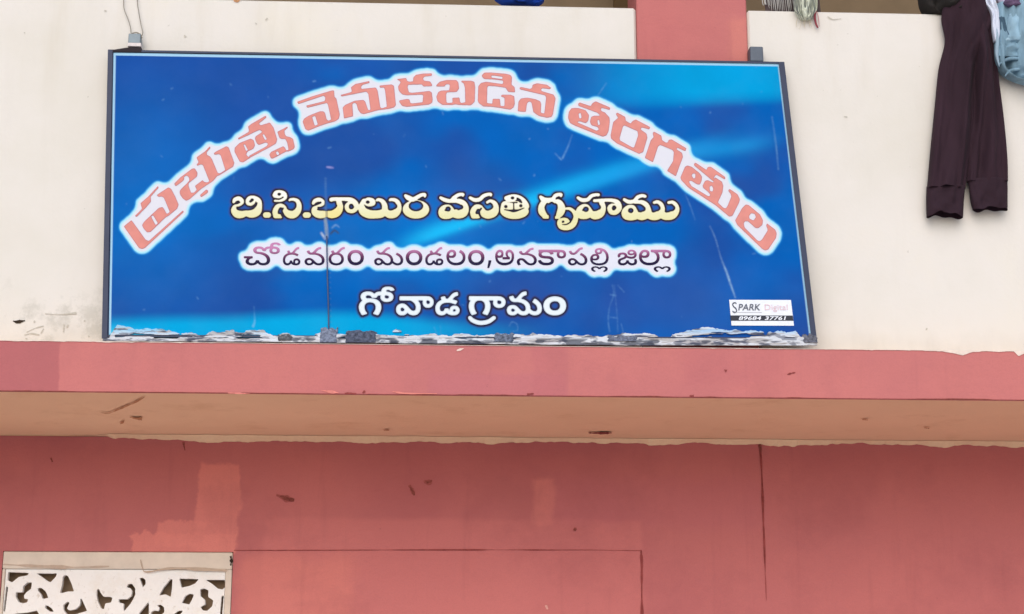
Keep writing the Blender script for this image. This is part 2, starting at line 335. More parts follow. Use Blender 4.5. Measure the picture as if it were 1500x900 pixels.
LINE_HOSTEL = [
 (330,265,7.5,[('s','92,235,30 108,208,44 150,196,46 183,222,46 178,252,36 140,272,30 105,288,44 94,330,62 130,366,84 180,372,78 225,358,60'),
   ('s','225,358,60 290,366,84 350,340,88 372,280,66 366,222,56 320,190,46 270,192,46 244,220,40 250,250,40 280,260,36 312,240,34 318,215,30'),
   ('d','296,212,18,16'),('c','350,245,12 335,275,20 290,298,36 240,288,28 225,310,10'),('c','150,236,10 165,240,8'),('c','200,262,14 170,300,34 130,295,22')]),
 (330,265,7.5,[('s','445,378,62 472,378,62')]),
 (330,265,7.5,[('s','555,388,54 548,340,58 572,288,50 612,272,40 645,292,44 662,335,56 700,368,80 750,372,84 795,335,72 812,280,56 796,228,46 760,207,36 720,207,30 706,215,24'),
   ('s','552,390,50 606,392,46'),('c','634,305,20 614,340,22 622,378,22 645,412,20'),
   ('s','540,160,42 560,130,42 610,124,38 650,145,44 655,185,46 620,213,36 575,222,24 545,222,24'),('s','545,165,46 590,172,46 625,165,30'),
   ('d','592,150,18,16'),('c','538,198,8 590,206,12 636,182,14')]),
 (330,265,7.5,[('s','882,378,62 910,378,62')]),
 (330,265,7.5,[('s','965,250,30 985,222,44 1030,208,46 1066,232,50 1060,265,40 1010,287,34 980,312,56 985,350,70 1030,370,84 1080,370,78 1110,362,56'),
   ('s','1110,362,56 1170,370,84 1230,345,88 1262,290,66 1250,235,60 1240,210,50'),('s','1165,208,46 1200,202,42 1300,202,40 1380,212,52 1430,250,60 1440,300,50 1400,335,44 1350,325,44 1335,280,46 1360,245,30 1400,240,30'),
   ('d','1382,276,22,22'),('c','1045,240,24 1018,258,12'),('c','1095,225,8 1095,272,22 1052,302,32 1020,295,18'),('c','1310,246,16 1306,290,10 1306,340,12'),('c','1110,300,30 1160,300,60 1195,265,50')]),
 (520,265,7.5,[('s','110,240,50 140,208,46 190,218,50 200,250,46 150,262,46 105,245,46'),('s','100,225,56 75,280,66 90,335,90 150,366,94 220,371,88 290,362,88 325,330,70 325,270,60 300,225,46 260,208,36 240,215,28'),
   ('d','140,236,20,18'),('c','100,265,8 140,292,20 210,300,38 265,290,44 272,255,24'),
   ('s','330,340,70 380,370,84 440,360,86 478,310,66 476,250,52 445,215,42 400,207,36 384,214,28'),('c','395,252,24 420,280,66 438,280,56')]),
 (520,265,7.5,[('e','670,315,146,102'),('d','670,278,80,58'),('s','555,165,36 590,190,56 640,205,50 690,178,44 730,157,40 765,152,36 768,172,28'),('c','712,198,8 745,192,16 775,204,14')]),
 (520,265,7.5,[('s','942,188,34 985,210,44 1050,222,42 1090,185,42 1140,155,40 1185,150,34 1185,164,26'),('s','1060,222,42 1130,222,52 1190,248,62 1215,300,70 1190,352,94 1130,372,88 1075,362,70'),
   ('s','1070,340,60 1040,292,48 990,288,48 952,322,60 965,370,86 1020,378,84 1070,365,70 1110,345,60'),('d','1023,311,30,28'),('c','1040,254,10 1095,264,26 1150,288,54 1165,290,50'),('c','1125,195,8 1150,188,18 1190,192,16')]),
 (630,265,7.5,[('s','440,188,34 490,212,44 545,205,44 585,170,42 630,152,38 664,150,36 668,162,26'),('s','628,238,30 665,222,34 710,250,50 725,300,62 700,350,88 640,374,88 590,358,80 568,312,50 545,287,46 500,292,54 470,340,60 475,388,54'),
   ('s','475,390,54 530,392,46'),('c','562,305,18 538,340,22 548,382,22 572,414,18'),('c','615,255,10 640,285,46 665,285,56')]),
 (630,265,7.5,[('e','928,336,156,86'),('s','825,270,90 800,320,60'),('e','850,285,66,48'),('e','990,280,70,50'),('s','1050,300,60 1060,275,56 1028,222,52 985,187,44 930,168,38 880,172,36 838,190,44'),
   ('s','838,192,48 860,210,46 900,212,40 935,202,32'),('p','860,225 1000,225 1040,330 830,330'),
   ('d','906,190,19,16'),('c','958,193,16 985,220,32 1008,244,10'),('c','842,238,4 905,240,10 955,240,14'),('d','832,285,19,17'),('d','997,276,18,17'),('c','812,318,8 870,327,18 918,332,30 970,324,18 1035,300,8'),('c','918,246,12 920,312,14')]),
 (630,265,7.5,[('s','1215,180,36 1240,205,56 1262,225,60'),('s','1262,220,56 1225,280,66 1228,340,76 1262,388,60'),('s','1255,395,48 1292,398,40'),('s','1270,210,48 1350,215,46 1420,240,60 1444,300,84 1432,350,80 1405,395,50'),('s','1380,405,30 1412,402,32'),
   ('e','1335,230,60,22'),('s','1290,212,44 1345,202,42 1380,162,42 1435,150,36 1437,168,28'),('c','1380,204,8 1405,194,18 1440,198,16'),('d','1336,312,48,80'),('c','1336,330,78 1340,440,62')]),
 (810,265,7.5,[('s','150,307,28 190,310,34 235,350,44 250,410,54 220,480,66 160,512,66 95,505,62 72,462,54 90,432,40 140,430,42 165,452,36 120,475,34'),('d','112,450,14,13'),('c','100,484,8 150,480,14 190,458,14')]),
 (810,265,7.5,[('s','275,188,34 320,212,44 380,208,42 420,170,40 465,155,36 500,155,34'),('s','405,335,60 375,284,44 330,282,48 288,320,60 300,370,88 360,378,86 410,365,70'),('s','410,362,70 460,380,90 520,360,86 550,300,62 535,240,56 520,225,40'),
   ('d','362,314,32,30'),('s','455,220,34 540,215,36 640,215,40 710,240,52 728,300,58 690,347,52 640,345,50 622,300,50 645,272,40 690,275,40'),('d','672,294,22,22'),('c','445,248,10 480,278,44 500,292,56'),('c','590,258,16 588,300,10 588,350,12')]),
 (810,265,7.5,[('s','783,208,34 830,232,44 890,225,42 930,182,42 980,165,38 1012,172,34'),('s','905,350,64 880,294,48 830,294,52 790,334,62 805,380,90 870,392,88 930,382,74'),('s','900,235,36 970,235,46 1020,262,56 1045,310,60 1035,360,90 980,390,88 930,382,74'),('d','855,328,30,28'),
   ('c','905,265,8 950,292,40 990,310,58'),('c','945,210,8 975,204,16 1015,210,14'),
   ('s','1040,370,84 1100,392,84 1160,376,90 1200,320,60 1190,262,46 1150,233,38 1112,240,32'),('c','1098,262,10 1130,300,70 1155,300,56'),('s','1190,370,84 1240,392,82 1310,380,88 1353,330,70 1353,275,50 1318,238,38 1272,240,34'),('c','1262,262,10 1295,300,66 1315,300,60')]),
]
LINE_DISTRICT = [
 "385.8,389 384.3,389 383.1,388.8 381.9,388.6 380.9,388.3 380,387.9 379.1,387.3 378.3,386.7 377.4,386 376.6,385.1 377.7,385 376.9,386 376,386.8 375.1,387.5 374.1,388 373.1,388.4 372,388.7 370.9,388.9 369.7,389 368.4,389 366.7,388.9 365.2,388.7 363.8,388.3 362.5,387.7 361.5,387 360.7,386.2 360,385.2 359.7,384.2 359.5,383.1 359.6,382.2 360,381.3 360.6,380.3 361.5,379.5 362.6,378.7 364,378.1 363.5,378.8 357.2,378.8 357.2,375.6 370.3,375.6 370.3,378.6 368.4,378.9 366.9,379.5 365.8,380.1 365.1,380.9 364.6,381.7 364.5,382.6 364.6,383.5 365,384.2 365.7,384.8 366.6,385.3 367.6,385.5 368.9,385.6 370.5,385.5 371.9,385.1 373,384.4 373.9,383.5 374.5,382.5 374.8,381.2 379.5,381.2 379.7,382.2 380,383.1 380.5,383.8 381.2,384.4 381.9,384.8 382.7,385.2 383.6,385.4 384.4,385.6 385.3,385.6 386.3,385.6 387.2,385.4 388.1,385.2 388.8,384.9 389.5,384.4 390,383.8 390.4,383.1 390.7,382.2 390.8,381.1 390.6,379.5 390,378 389.1,376.7 387.8,375.5 386.4,374.6 384.7,373.7 383,373.1 381.1,372.6 379.2,372.2 380.5,369.2 381.7,369.2 384.6,369.8 387.1,370.7 389.4,371.7 391.3,373 392.9,374.3 394.2,375.8 395.1,377.4 395.7,379.2 395.8,381 395.7,382.7 395.3,384.1 394.5,385.4 393.6,386.5 392.4,387.4 391,388.1 389.4,388.6 387.7,388.9",
 "402.1,372.4 400.8,372.4 399.6,372.2 398.5,372 397.6,371.6 396.8,371.3 396.2,370.8 395.7,370.3 395.2,369.8 394.9,369.2 394.7,368.6 394.6,368.1 394.5,367.5 394.6,366.7 394.8,365.9 395.1,365.3 395.5,364.7 395.9,364.1 396.4,363.6 401.3,363.4 400.5,364 399.9,364.6 399.4,365.2 399,365.8 398.8,366.5 398.7,367.1 398.8,367.8 399.1,368.4 399.7,368.9 400.4,369.3 401.2,369.6 402.3,369.6 403.4,369.6 404.3,369.3 404.9,368.9 405.3,368.4 405.6,367.9 405.7,367.3 405.5,366.4 405.1,365.6 404.3,365.1 403.3,364.8 402.1,364.6 400.6,364.5 394.5,364.5 393,364.6 391.8,364.9 390.9,365.4 390.2,366.1 389.7,367 389.4,367.9 384.7,367.9 384.3,366.9 383.7,366.1 382.9,365.4 382,364.9 380.9,364.6 379.8,364.5 379.5,364.5 378.4,364.6 377.4,364.8 376.6,365.2 376.1,365.6 375.8,366.2 375.7,366.8 375.7,367.3 375.8,367.7 376.1,368.1 376.4,368.4 376.8,368.7 377.4,368.9 378.1,369 378.9,369.1 379.8,369.2 380.8,369.2 381,372.3 379.9,372.3 378.1,372.3 376.6,372 375.1,371.7 373.9,371.2 372.8,370.5 371.9,369.7 371.3,368.8 370.9,367.8 370.8,366.6 370.9,365.6 371.3,364.7 371.9,363.9 372.7,363.1 373.7,362.5 374.8,362 376.2,361.6 377.6,361.4 379.2,361.3 379.5,361.3 380.7,361.4 381.8,361.5 382.8,361.6 383.7,361.9 384.6,362.3 385.4,362.8 386.2,363.4 386.8,364.1 387.4,364.9 386.7,364.8 387.2,364.1 387.8,363.5 388.5,362.9 389.2,362.4 390.1,362 391.1,361.7 392.3,361.5 393.7,361.4 395.2,361.3 397.7,361.3 400,361.4 402,361.5 403.6,361.6 405,361.9 406.2,362.3 407.3,362.8 408,363.3 408.7,363.9 409.2,364.5 409.6,365.3 409.8,366.2 409.9,367.1 409.7,368.7 409,370 407.8,371 406.2,371.8 404.3,372.3",
 "403.6,355.5 405.7,355.6 407.4,355.9 408.8,356.5 410,357.2 411,358.2 411.7,359.2 407.3,360.1 407.1,359.7 406.9,359.4 406.6,359.1 406.2,358.8 405.8,358.6 405.4,358.5 404.9,358.3 404.3,358.3 403.7,358.2 402.8,358.3 401.9,358.5 401.2,358.8 400.7,359.2 400.3,359.7 400.2,360.3 400.3,360.7 400.4,361.1 400.7,361.5 401.2,362 401.9,362.4 402.8,362.9 398.5,364 397.6,363.4 397,362.8 396.4,362.1 396.1,361.5 395.8,360.7 395.8,359.9 395.9,359.1 396.2,358.3 396.8,357.6 397.5,357 398.4,356.5 399.5,356 400.8,355.7 402.1,355.6",
 "433.7,389 432.4,389 431.2,388.8 430.1,388.6 429.2,388.3 428.4,387.9 427.7,387.4 427.1,386.9 426.6,386.2 426.1,385.6 426.6,385.4 426.1,386.3 425.5,387.1 424.9,387.7 424.2,388.1 423.5,388.5 422.8,388.7 422.1,388.9 421.3,389 420.5,389 418.7,388.8 417.3,388.1 416,387 415.1,385.5 414.5,383.6 414.3,381.4 414.5,379.1 415,377.1 415.9,375.4 417.1,373.8 418.7,372.6 420.5,371.6 422.6,370.8 424.9,370.4 427.5,370.2 428.8,370.3 430.1,370.4 431.2,370.6 432.4,370.8 433.5,371.1 434.5,371.5 435.5,371.9 436.5,372.4 437.5,372.9 435.6,375.7 434.7,375.2 433.8,374.7 432.9,374.3 432,374 431.2,373.7 430.3,373.5 429.3,373.4 428.3,373.3 427.3,373.3 425.3,373.4 423.6,373.7 422.1,374.2 420.8,374.9 419.7,375.9 418.9,377 418.3,378.2 417.9,379.6 417.8,381.2 417.9,382.7 418.2,383.9 418.7,384.7 419.3,385.3 420.1,385.7 421.1,385.8 422.1,385.7 422.9,385.3 423.6,384.7 424.2,383.8 424.5,382.8 424.7,381.7 428,381.7 428.1,382.6 428.3,383.4 428.7,384.2 429.2,384.8 429.9,385.3 430.8,385.6 431.2,385.7 431.7,385.8 432.2,385.9 432.7,385.9 433.3,386 433.9,386 434.8,385.9 435.5,385.7 436.1,385.4 436.5,384.9 436.7,384.4 436.8,383.7 436.7,383.1 436.5,382.6 436.1,382.2 435.7,381.9 435.1,381.7 434.5,381.7 433.9,381.7 433.3,381.9 432.9,382.2 432.5,382.6 432.3,383.2 432.2,383.9 432.2,384.5 432.3,385 432.5,385.5 432.8,385.9 433.1,386.3 433.4,386.6 430.8,387.2 430.4,386.6 430.1,386 429.8,385.4 429.6,384.7 429.4,384 429.4,383.3 429.5,382 430,380.9 430.8,379.9 431.9,379.2 433.1,378.8 434.6,378.7 435.7,378.7 436.6,378.9 437.4,379.3 438.2,379.8 438.8,380.4 439.3,381 439.7,381.8 439.9,382.6 440,383.5 440,384.4 439.8,385.2 439.6,385.9 439.2,386.5 438.8,387.1 438.3,387.6 437.7,388 437,388.4 436.3,388.6 435.5,388.8 434.6,389",
 "426.1,373.2 425.3,373.2 424.5,373 423.8,372.8 423.1,372.4 422.5,371.9 421.9,371.2 421.4,370.3 420.9,369.2 420.5,367.9 424,366.9 424.3,368.1 424.7,369 425,369.6 425.4,369.9 425.8,370.2 426.3,370.2 426.8,370.2 427.3,370 427.7,369.8 428.2,369.4 428.8,368.8 429.5,368 430.7,366.4 431.5,365.4 432.3,364.5 433.1,363.8 433.8,363.3 434.6,362.8 435.4,362.4 436.2,362.2 437.2,362.1 438.3,362 438.5,365.1 437.7,365.2 437,365.3 436.3,365.5 435.8,365.8 435.2,366.1 434.7,366.5 434.2,367.1 433.7,367.7 433.1,368.4 432.1,369.6 431.5,370.4 430.8,371 430.2,371.6 429.6,372.1 428.9,372.5 428.3,372.8 427.6,373 426.8,373.2",
 "466.7,389 465.3,388.9 464.1,388.7 463,388.4 462,387.9 461,387.3 460.1,386.6 459.1,385.7 458.1,384.8 457,383.7 456.2,382.8 455.5,382.2 454.8,381.7 454.2,381.3 453.5,381.1 452.7,381 452,381.1 451.3,381.3 450.7,381.7 450.3,382.1 450,382.8 449.9,383.5 450,384.2 450.3,384.8 450.8,385.3 451.4,385.7 452.2,386 453,386 454,386 454.8,385.7 455.5,385.3 456.1,384.7 456.7,384 457.2,383.1 459.8,385.5 459.2,386.2 458.6,386.8 458,387.3 457.3,387.8 456.6,388.2 455.8,388.5 454.9,388.8 453.9,388.9 452.7,389 451.2,388.9 449.9,388.6 448.8,388.2 447.9,387.6 447.2,386.9 446.7,386.1 446.3,385.2 446.1,384.4 446,383.4 446.1,382.4 446.4,381.5 446.9,380.6 447.5,379.9 448.3,379.2 449.3,378.7 450.3,378.4 451.4,378.1 452.6,378.1 453.7,378.1 454.7,378.3 455.6,378.5 456.4,378.9 457.2,379.3 458.1,379.9 458.9,380.6 459.8,381.5 460.8,382.4 461.6,383.2 462.3,383.9 463,384.5 463.6,384.9 464.2,385.3 464.8,385.5 465.4,385.7 466.1,385.8 466.8,385.8 468.2,385.7 469.3,385.3 470.2,384.7 470.8,383.9 471.2,382.8 471.3,381.5 471.2,380.3 470.9,379.1 470.3,378 469.6,377 468.7,376.2 467.6,375.4 466.3,374.7 465,374.2 463.4,373.8 461.8,373.5 460,373.3 458.2,373.2 455.8,373.2 460.5,370.2 463.5,370.6 466.2,371.2 468.6,372.1 470.7,373.2 472.4,374.5 473.7,376 474.7,377.6 475.3,379.4 475.5,381.4 475.4,382.8 475.1,384.1 474.5,385.3 473.8,386.4 472.8,387.3 471.6,388 470.2,388.6 468.5,388.9",
 "455.7,373.2 454.8,373.2 453.9,373 453,372.8 452.2,372.4 451.4,371.9 450.7,371.2 450.1,370.3 449.5,369.2 449,367.9 453.2,366.9 453.6,368.1 454,369 454.5,369.6 454.9,369.9 455.4,370.2 456.1,370.2 456.6,370.2 457.2,370 457.7,369.8 458.2,369.4 459,368.8 459.8,368 461.3,366.4 462.3,365.4 463.2,364.5 464.1,363.8 465,363.3 465.9,362.8 466.9,362.4 467.9,362.2 469.1,362.1 470.4,362 470.6,365.1 469.7,365.2 468.8,365.3 468,365.5 467.4,365.8 466.7,366.1 466.1,366.5 465.5,367.1 464.8,367.7 464.1,368.4 463,369.6 462.2,370.4 461.4,371 460.7,371.6 459.9,372.1 459.2,372.5 458.4,372.8 457.5,373 456.7,373.2",
 "481.3,379.9 481.5,378.1 481.9,376.4 482.7,374.9 483.7,373.6 485,372.4 486.6,371.5 488.4,370.8 490.4,370.4 492.5,370.2 494.7,370.4 496.7,370.8 498.5,371.4 500.1,372.4 501.4,373.5 502.4,374.8 503.2,376.3 503.6,378 503.8,379.9 503.6,381.6 503.2,383.2 502.4,384.7 501.4,385.9 500.1,387 498.6,387.9 496.8,388.5 494.8,388.9 492.5,389 490.3,388.9 488.3,388.5 486.5,387.9 485,387 483.7,385.9 482.7,384.7 481.9,383.2 481.5,381.7",
 "485.3,379.5 485.5,381.2 486.1,382.8 487.1,384 488.5,385 490.3,385.6 492.5,385.8 494.1,385.7 495.4,385.5 496.6,385 497.6,384.4 498.4,383.7 499,382.8 499.5,381.9 499.7,380.8 499.8,379.7 499.7,378.5 499.5,377.4 499,376.4 498.4,375.5 497.6,374.8 496.6,374.1 495.4,373.7 494.1,373.4 492.5,373.3 491,373.4 489.6,373.6 488.4,374.1 487.5,374.8 486.7,375.5 486.1,376.4 485.6,377.4 485.4,378.4",
 "491.1,373.2 490.2,373.2 489.4,373 488.5,372.8 487.8,372.4 487,371.9 486.4,371.2 485.8,370.3 485.2,369.2 484.8,367.9 488.7,366.9 489.1,368.1 489.5,369 489.9,369.6 490.3,369.9 490.9,370.2 491.4,370.2 492,370.2 492.5,370 493,369.8 493.5,369.4 494.2,368.8 495,368 496.4,366.4 497.3,365.4 498.2,364.5 499.1,363.8 499.9,363.3 500.8,362.8 501.7,362.4 502.7,362.2 503.8,362.1 505,362 505.3,365.1 504.4,365.2 503.5,365.3 502.8,365.5 502.2,365.8 501.6,366.1 501,366.5 500.4,367.1 499.8,367.7 499.1,368.4 498,369.6 497.3,370.4 496.6,371 495.8,371.6 495.1,372.1 494.4,372.5 493.6,372.8 492.8,373 492,373.2",
 "508.9,377.7 509.1,375.6 509.6,373.6 510.4,371.9 511.5,370.3 513,368.9 514.7,367.8 516.6,367 518.7,366.5 521,366.3 523.3,366.5 525.5,367 527.4,367.8 529.1,368.9 530.5,370.2 531.6,371.8 532.4,373.6 532.9,375.6 533.1,377.7 532.9,379.7 532.4,381.7 531.6,383.5 530.5,385 529.1,386.4 527.4,387.5 525.5,388.3 523.4,388.8 521,389 518.6,388.8 516.5,388.3 514.6,387.5 512.9,386.4 511.5,385 510.4,383.4 509.6,381.6 509.1,379.7",
 "513.9,377.6 514.1,379.5 514.7,381.1 515.7,382.6 517.1,383.7 518.8,384.4 521,384.6 522.5,384.5 523.8,384.2 524.9,383.7 525.9,383 526.7,382.2 527.3,381.2 527.8,380.1 528.1,378.9 528.1,377.6 527.9,375.8 527.3,374.1 526.3,372.7 524.8,371.6 523.1,370.9 521,370.7 519.5,370.8 518.3,371.1 517.1,371.6 516.1,372.3 515.3,373.1 514.7,374.1 514.2,375.2 513.9,376.3",
 "557.2,373.2 556.3,373.2 555.5,373 554.7,372.8 553.9,372.4 553.2,371.9 552.5,371.2 551.9,370.3 551.3,369.2 550.9,367.9 554.8,366.9 555.2,368.1 555.6,369 556,369.6 556.4,369.9 557,370.2 557.5,370.2 558.1,370.2 558.6,370 559.1,369.8 559.6,369.4 560.3,368.8 561.1,368 562.5,366.4 563.4,365.4 564.3,364.5 565.2,363.8 566,363.3 566.9,362.8 567.8,362.4 568.8,362.2 569.9,362.1 571.1,362 571.4,365.1 570.4,365.2 569.6,365.3 568.9,365.5 568.3,365.8 567.6,366.1 567.1,366.5 566.5,367.1 565.9,367.7 565.2,368.4 564.1,369.6 563.4,370.4 562.6,371 561.9,371.6 561.2,372.1 560.5,372.5 559.7,372.8 558.9,373 558.1,373.2",
 "567.6,389 566.4,388.9 565.2,388.7 564.1,388.4 563.2,387.9 562.2,387.3 561.3,386.6 560.4,385.7 559.5,384.8 558.5,383.7 557.7,382.8 557,382.2 556.4,381.7 555.8,381.3 555.1,381.1 554.3,381 553.7,381.1 553,381.3 552.5,381.7 552.1,382.1 551.8,382.8 551.7,383.5 551.8,384.2 552.1,384.8 552.5,385.3 553.1,385.7 553.8,386 554.7,386 555.5,386 556.3,385.7 557,385.3 557.6,384.7 558.1,384 558.6,383.1 561.1,385.5 560.5,386.2 560,386.8 559.4,387.3 558.8,387.8 558.1,388.2 557.3,388.5 556.5,388.8 555.5,388.9 554.4,389 552.9,388.9 551.7,388.6 550.7,388.2 549.8,387.6 549.2,386.9 548.6,386.1 548.3,385.2 548.1,384.4 548,383.4 548.1,382.4 548.4,381.5 548.8,380.6 549.5,379.9 550.2,379.2 551.1,378.7 552.1,378.4 553.1,378.1 554.3,378.1 555.3,378.1 556.2,378.3 557.1,378.5 557.9,378.9 558.7,379.3 559.5,379.9 560.3,380.6 561.1,381.5 562,382.4 562.8,383.2 563.5,383.9 564.1,384.5 564.7,384.9 565.3,385.3 565.8,385.5 566.4,385.7 567.1,385.8 567.8,385.8 569,385.7 570.1,385.3 570.9,384.7 571.5,383.9 571.9,382.8 572,381.5 571.9,380.3 571.6,379.1 571.1,378 570.4,377 569.5,376.2 568.5,375.4 567.3,374.7 566,374.2 564.5,373.8 563,373.5 561.3,373.3 559.6,373.2 557.3,373.2 561.7,370.2 564.6,370.6 567.2,371.2 569.4,372.1 571.4,373.2 573,374.5 574.3,376 575.2,377.6 575.8,379.4 576,381.4 575.9,382.8 575.6,384.1 575.1,385.3 574.4,386.4 573.4,387.3 572.3,388 570.9,388.6 569.4,388.9",
 "582.3,389 580.4,388.9 578.7,388.4 577.2,387.7 575.8,386.8 574.6,385.7 573.4,384.5 575.4,382 576.1,382.8 576.9,383.5 577.6,384.1 578.4,384.6 579.2,385 580,385.4 580.8,385.6 581.6,385.8 582.5,385.8 583.8,385.7 584.8,385.3 585.6,384.7 586.2,383.9 586.6,382.8 586.7,381.5 586.6,380.2 586.3,379 585.7,377.9 585,377 584.2,376.1 583.1,375.3 582,374.5 580.8,373.9 579.5,373.3 581.4,370.2 583.1,371 584.7,371.8 586.1,372.9 587.4,374 588.5,375.2 589.4,376.6 590.1,378 590.6,379.6 590.7,381.3 590.5,383.5 589.7,385.4 588.5,386.9 586.9,388.1 584.8,388.8",
 "594.3,377.7 594.5,375.6 595,373.6 595.8,371.9 597,370.3 598.4,368.9 600.1,367.8 602.1,367 604.2,366.5 606.5,366.3 608.9,366.5 611.1,367 613,367.8 614.7,368.9 616.1,370.2 617.3,371.8 618.1,373.6 618.6,375.6 618.8,377.7 618.6,379.7 618.1,381.7 617.3,383.5 616.2,385 614.8,386.4 613.1,387.5 611.1,388.3 608.9,388.8 606.5,389 604.1,388.8 602,388.3 600,387.5 598.3,386.4 596.9,385 595.8,383.4 595,381.6 594.5,379.7",
 "599.3,377.6 599.5,379.5 600.1,381.1 601.1,382.6 602.6,383.7 604.3,384.4 606.5,384.6 608,384.5 609.4,384.2 610.5,383.7 611.5,383 612.3,382.2 613,381.2 613.4,380.1 613.7,378.9 613.8,377.6 613.6,375.8 612.9,374.1 611.9,372.7 610.4,371.6 608.7,370.9 606.5,370.7 605.1,370.8 603.8,371.1 602.6,371.6 601.6,372.3 600.8,373.1 600.2,374.1 599.7,375.2 599.4,376.3",
 "642.9,389 641.6,389 640.3,388.8 639.3,388.6 638.3,388.3 637.5,387.9 636.8,387.4 636.1,386.9 635.6,386.2 635.1,385.6 635.6,385.4 635,386.3 634.4,387.1 633.8,387.7 633.1,388.1 632.4,388.5 631.6,388.7 630.9,388.9 630.1,389 629.2,389 627.4,388.8 625.9,388.1 624.6,387 623.6,385.5 623,383.6 622.8,381.4 623,379.1 623.5,377.1 624.5,375.4 625.8,373.8 627.3,372.6 629.3,371.6 631.4,370.8 633.9,370.4 636.5,370.2 637.9,370.3 639.2,370.4 640.4,370.6 641.6,370.8 642.7,371.1 643.8,371.5 644.8,371.9 645.9,372.4 646.9,372.9 644.9,375.7 644,375.2 643,374.7 642.1,374.3 641.2,374 640.3,373.7 639.4,373.5 638.4,373.4 637.4,373.3 636.3,373.3 634.3,373.4 632.5,373.7 630.9,374.2 629.6,374.9 628.4,375.9 627.6,377 626.9,378.2 626.6,379.6 626.4,381.2 626.5,382.7 626.8,383.9 627.3,384.7 628,385.3 628.8,385.7 629.8,385.8 630.9,385.7 631.8,385.3 632.5,384.7 633.1,383.8 633.4,382.8 633.6,381.7 637,381.7 637.1,382.6 637.4,383.4 637.8,384.2 638.3,384.8 639,385.3 639.9,385.6 640.4,385.7 640.8,385.8 641.4,385.9 641.9,385.9 642.5,386 643.2,386 644.1,385.9 644.8,385.7 645.4,385.4 645.8,384.9 646.1,384.4 646.2,383.7 646.1,383.1 645.9,382.6 645.5,382.2 645,381.9 644.4,381.7 643.8,381.7 643.1,381.7 642.6,381.9 642.1,382.2 641.7,382.6 641.5,383.2 641.4,383.9 641.4,384.5 641.5,385 641.8,385.5 642,385.9 642.3,386.3 642.7,386.6 639.9,387.2 639.5,386.6 639.2,386 638.9,385.4 638.7,384.7 638.5,384 638.5,383.3 638.6,382 639.1,380.9 639.9,379.9 641.1,379.2 642.4,378.8 643.9,378.7 645,378.7 646,378.9 646.8,379.3 647.6,379.8 648.3,380.4 648.8,381 649.2,381.8 649.4,382.6 649.5,383.5 649.4,384.4 649.3,385.2 649,385.9 648.7,386.5 648.2,387.1 647.7,387.6 647.1,388 646.4,388.4 645.6,388.6 644.8,388.8 643.9,389",
 "635,373.2 634.2,373.2 633.4,373 632.7,372.8 632,372.4 631.3,371.9 630.7,371.2 630.1,370.3 629.7,369.2 629.2,367.9 632.8,366.9 633.2,368.1 633.6,369 633.9,369.6 634.3,369.9 634.8,370.2 635.3,370.2 635.8,370.2 636.3,370 636.7,369.8 637.2,369.4 637.8,368.8 638.6,368 639.8,366.4 640.7,365.4 641.5,364.5 642.3,363.8 643,363.3 643.8,362.8 644.7,362.4 645.6,362.2 646.6,362.1 647.7,362 648,365.1 647.1,365.2 646.3,365.3 645.7,365.5 645.1,365.8 644.5,366.1 644,366.5 643.5,367.1 642.9,367.7 642.3,368.4 641.3,369.6 640.6,370.4 640,371 639.3,371.6 638.7,372.1 638,372.5 637.3,372.8 636.6,373 635.8,373.2",
 "667.9,389 665,388.8 662.4,388.3 660.2,387.4 658.2,386.1 656.6,384.6 655.4,382.9 654.5,380.9 654,378.7 653.8,376.3 653.9,374.3 654.3,372.4 654.9,370.7 655.7,369.3 656.8,368.2 657.9,367.2 659.3,366.5 660.7,366.1 662.2,366 663.4,366.1 664.5,366.3 665.5,366.7 666.3,367.3 667,368 667.5,368.8 667.9,369.8 668.2,370.8 668.2,371.9 668.1,373.1 667.9,374.2 667.5,375.2 666.9,376 666.1,376.8 665.2,377.4 664.1,377.8 662.8,378.1 661.4,378.1 660.4,378.1 659.5,377.9 658.7,377.6 657.9,377.3 657.2,376.9 656.5,376.4 656,376 655.5,375.5 655.1,375.1 656.1,372 656.3,372.4 656.7,372.8 657.1,373.2 657.5,373.6 658.1,374 658.7,374.3 659.4,374.6 660.1,374.7 661,374.8 662,374.7 662.9,374.4 663.5,374 664,373.5 664.3,372.8 664.4,372 664.3,371.3 664.1,370.6 663.7,370.1 663.3,369.7 662.7,369.5 662,369.4 660.8,369.6 659.7,370.2 658.8,371.1 658.2,372.3 657.8,373.8 657.6,375.6 657.6,376.5 657.7,377.6 657.9,378.7 658.2,379.7 658.7,380.7 659.3,381.6 660,382.5 660.9,383.2 662,383.8 663.2,384.4 664.6,384.8 666.1,385 667.8,385.1 670.7,384.9 673.1,384.2 675.1,383.1 676.6,381.6 677.5,379.7 677.8,377.5 677.7,375.9 677.2,374.4 676.5,373 675.4,371.8 674,370.7 672.2,369.8 674.3,366 676.5,367.2 678.3,368.7 679.9,370.5 681,372.5 681.7,374.8 681.9,377.3 681.7,379.4 681.3,381.4 680.4,383.3 679.3,384.9 677.8,386.3 675.9,387.5 673.6,388.3 671,388.8",
 "685.5,377.7 685.7,375.6 686.2,373.6 687,371.9 688.1,370.3 689.6,368.9 691.3,367.8 693.2,367 695.3,366.5 697.6,366.3 699.9,366.5 702.1,367 704,367.8 705.7,368.9 707.1,370.2 708.2,371.8 709,373.6 709.5,375.6 709.7,377.7 709.5,379.7 709,381.7 708.2,383.5 707.1,385 705.7,386.4 704,387.5 702.1,388.3 700,388.8 697.6,389 695.2,388.8 693.1,388.3 691.2,387.5 689.5,386.4 688.1,385 687,383.4 686.2,381.6 685.7,379.7",
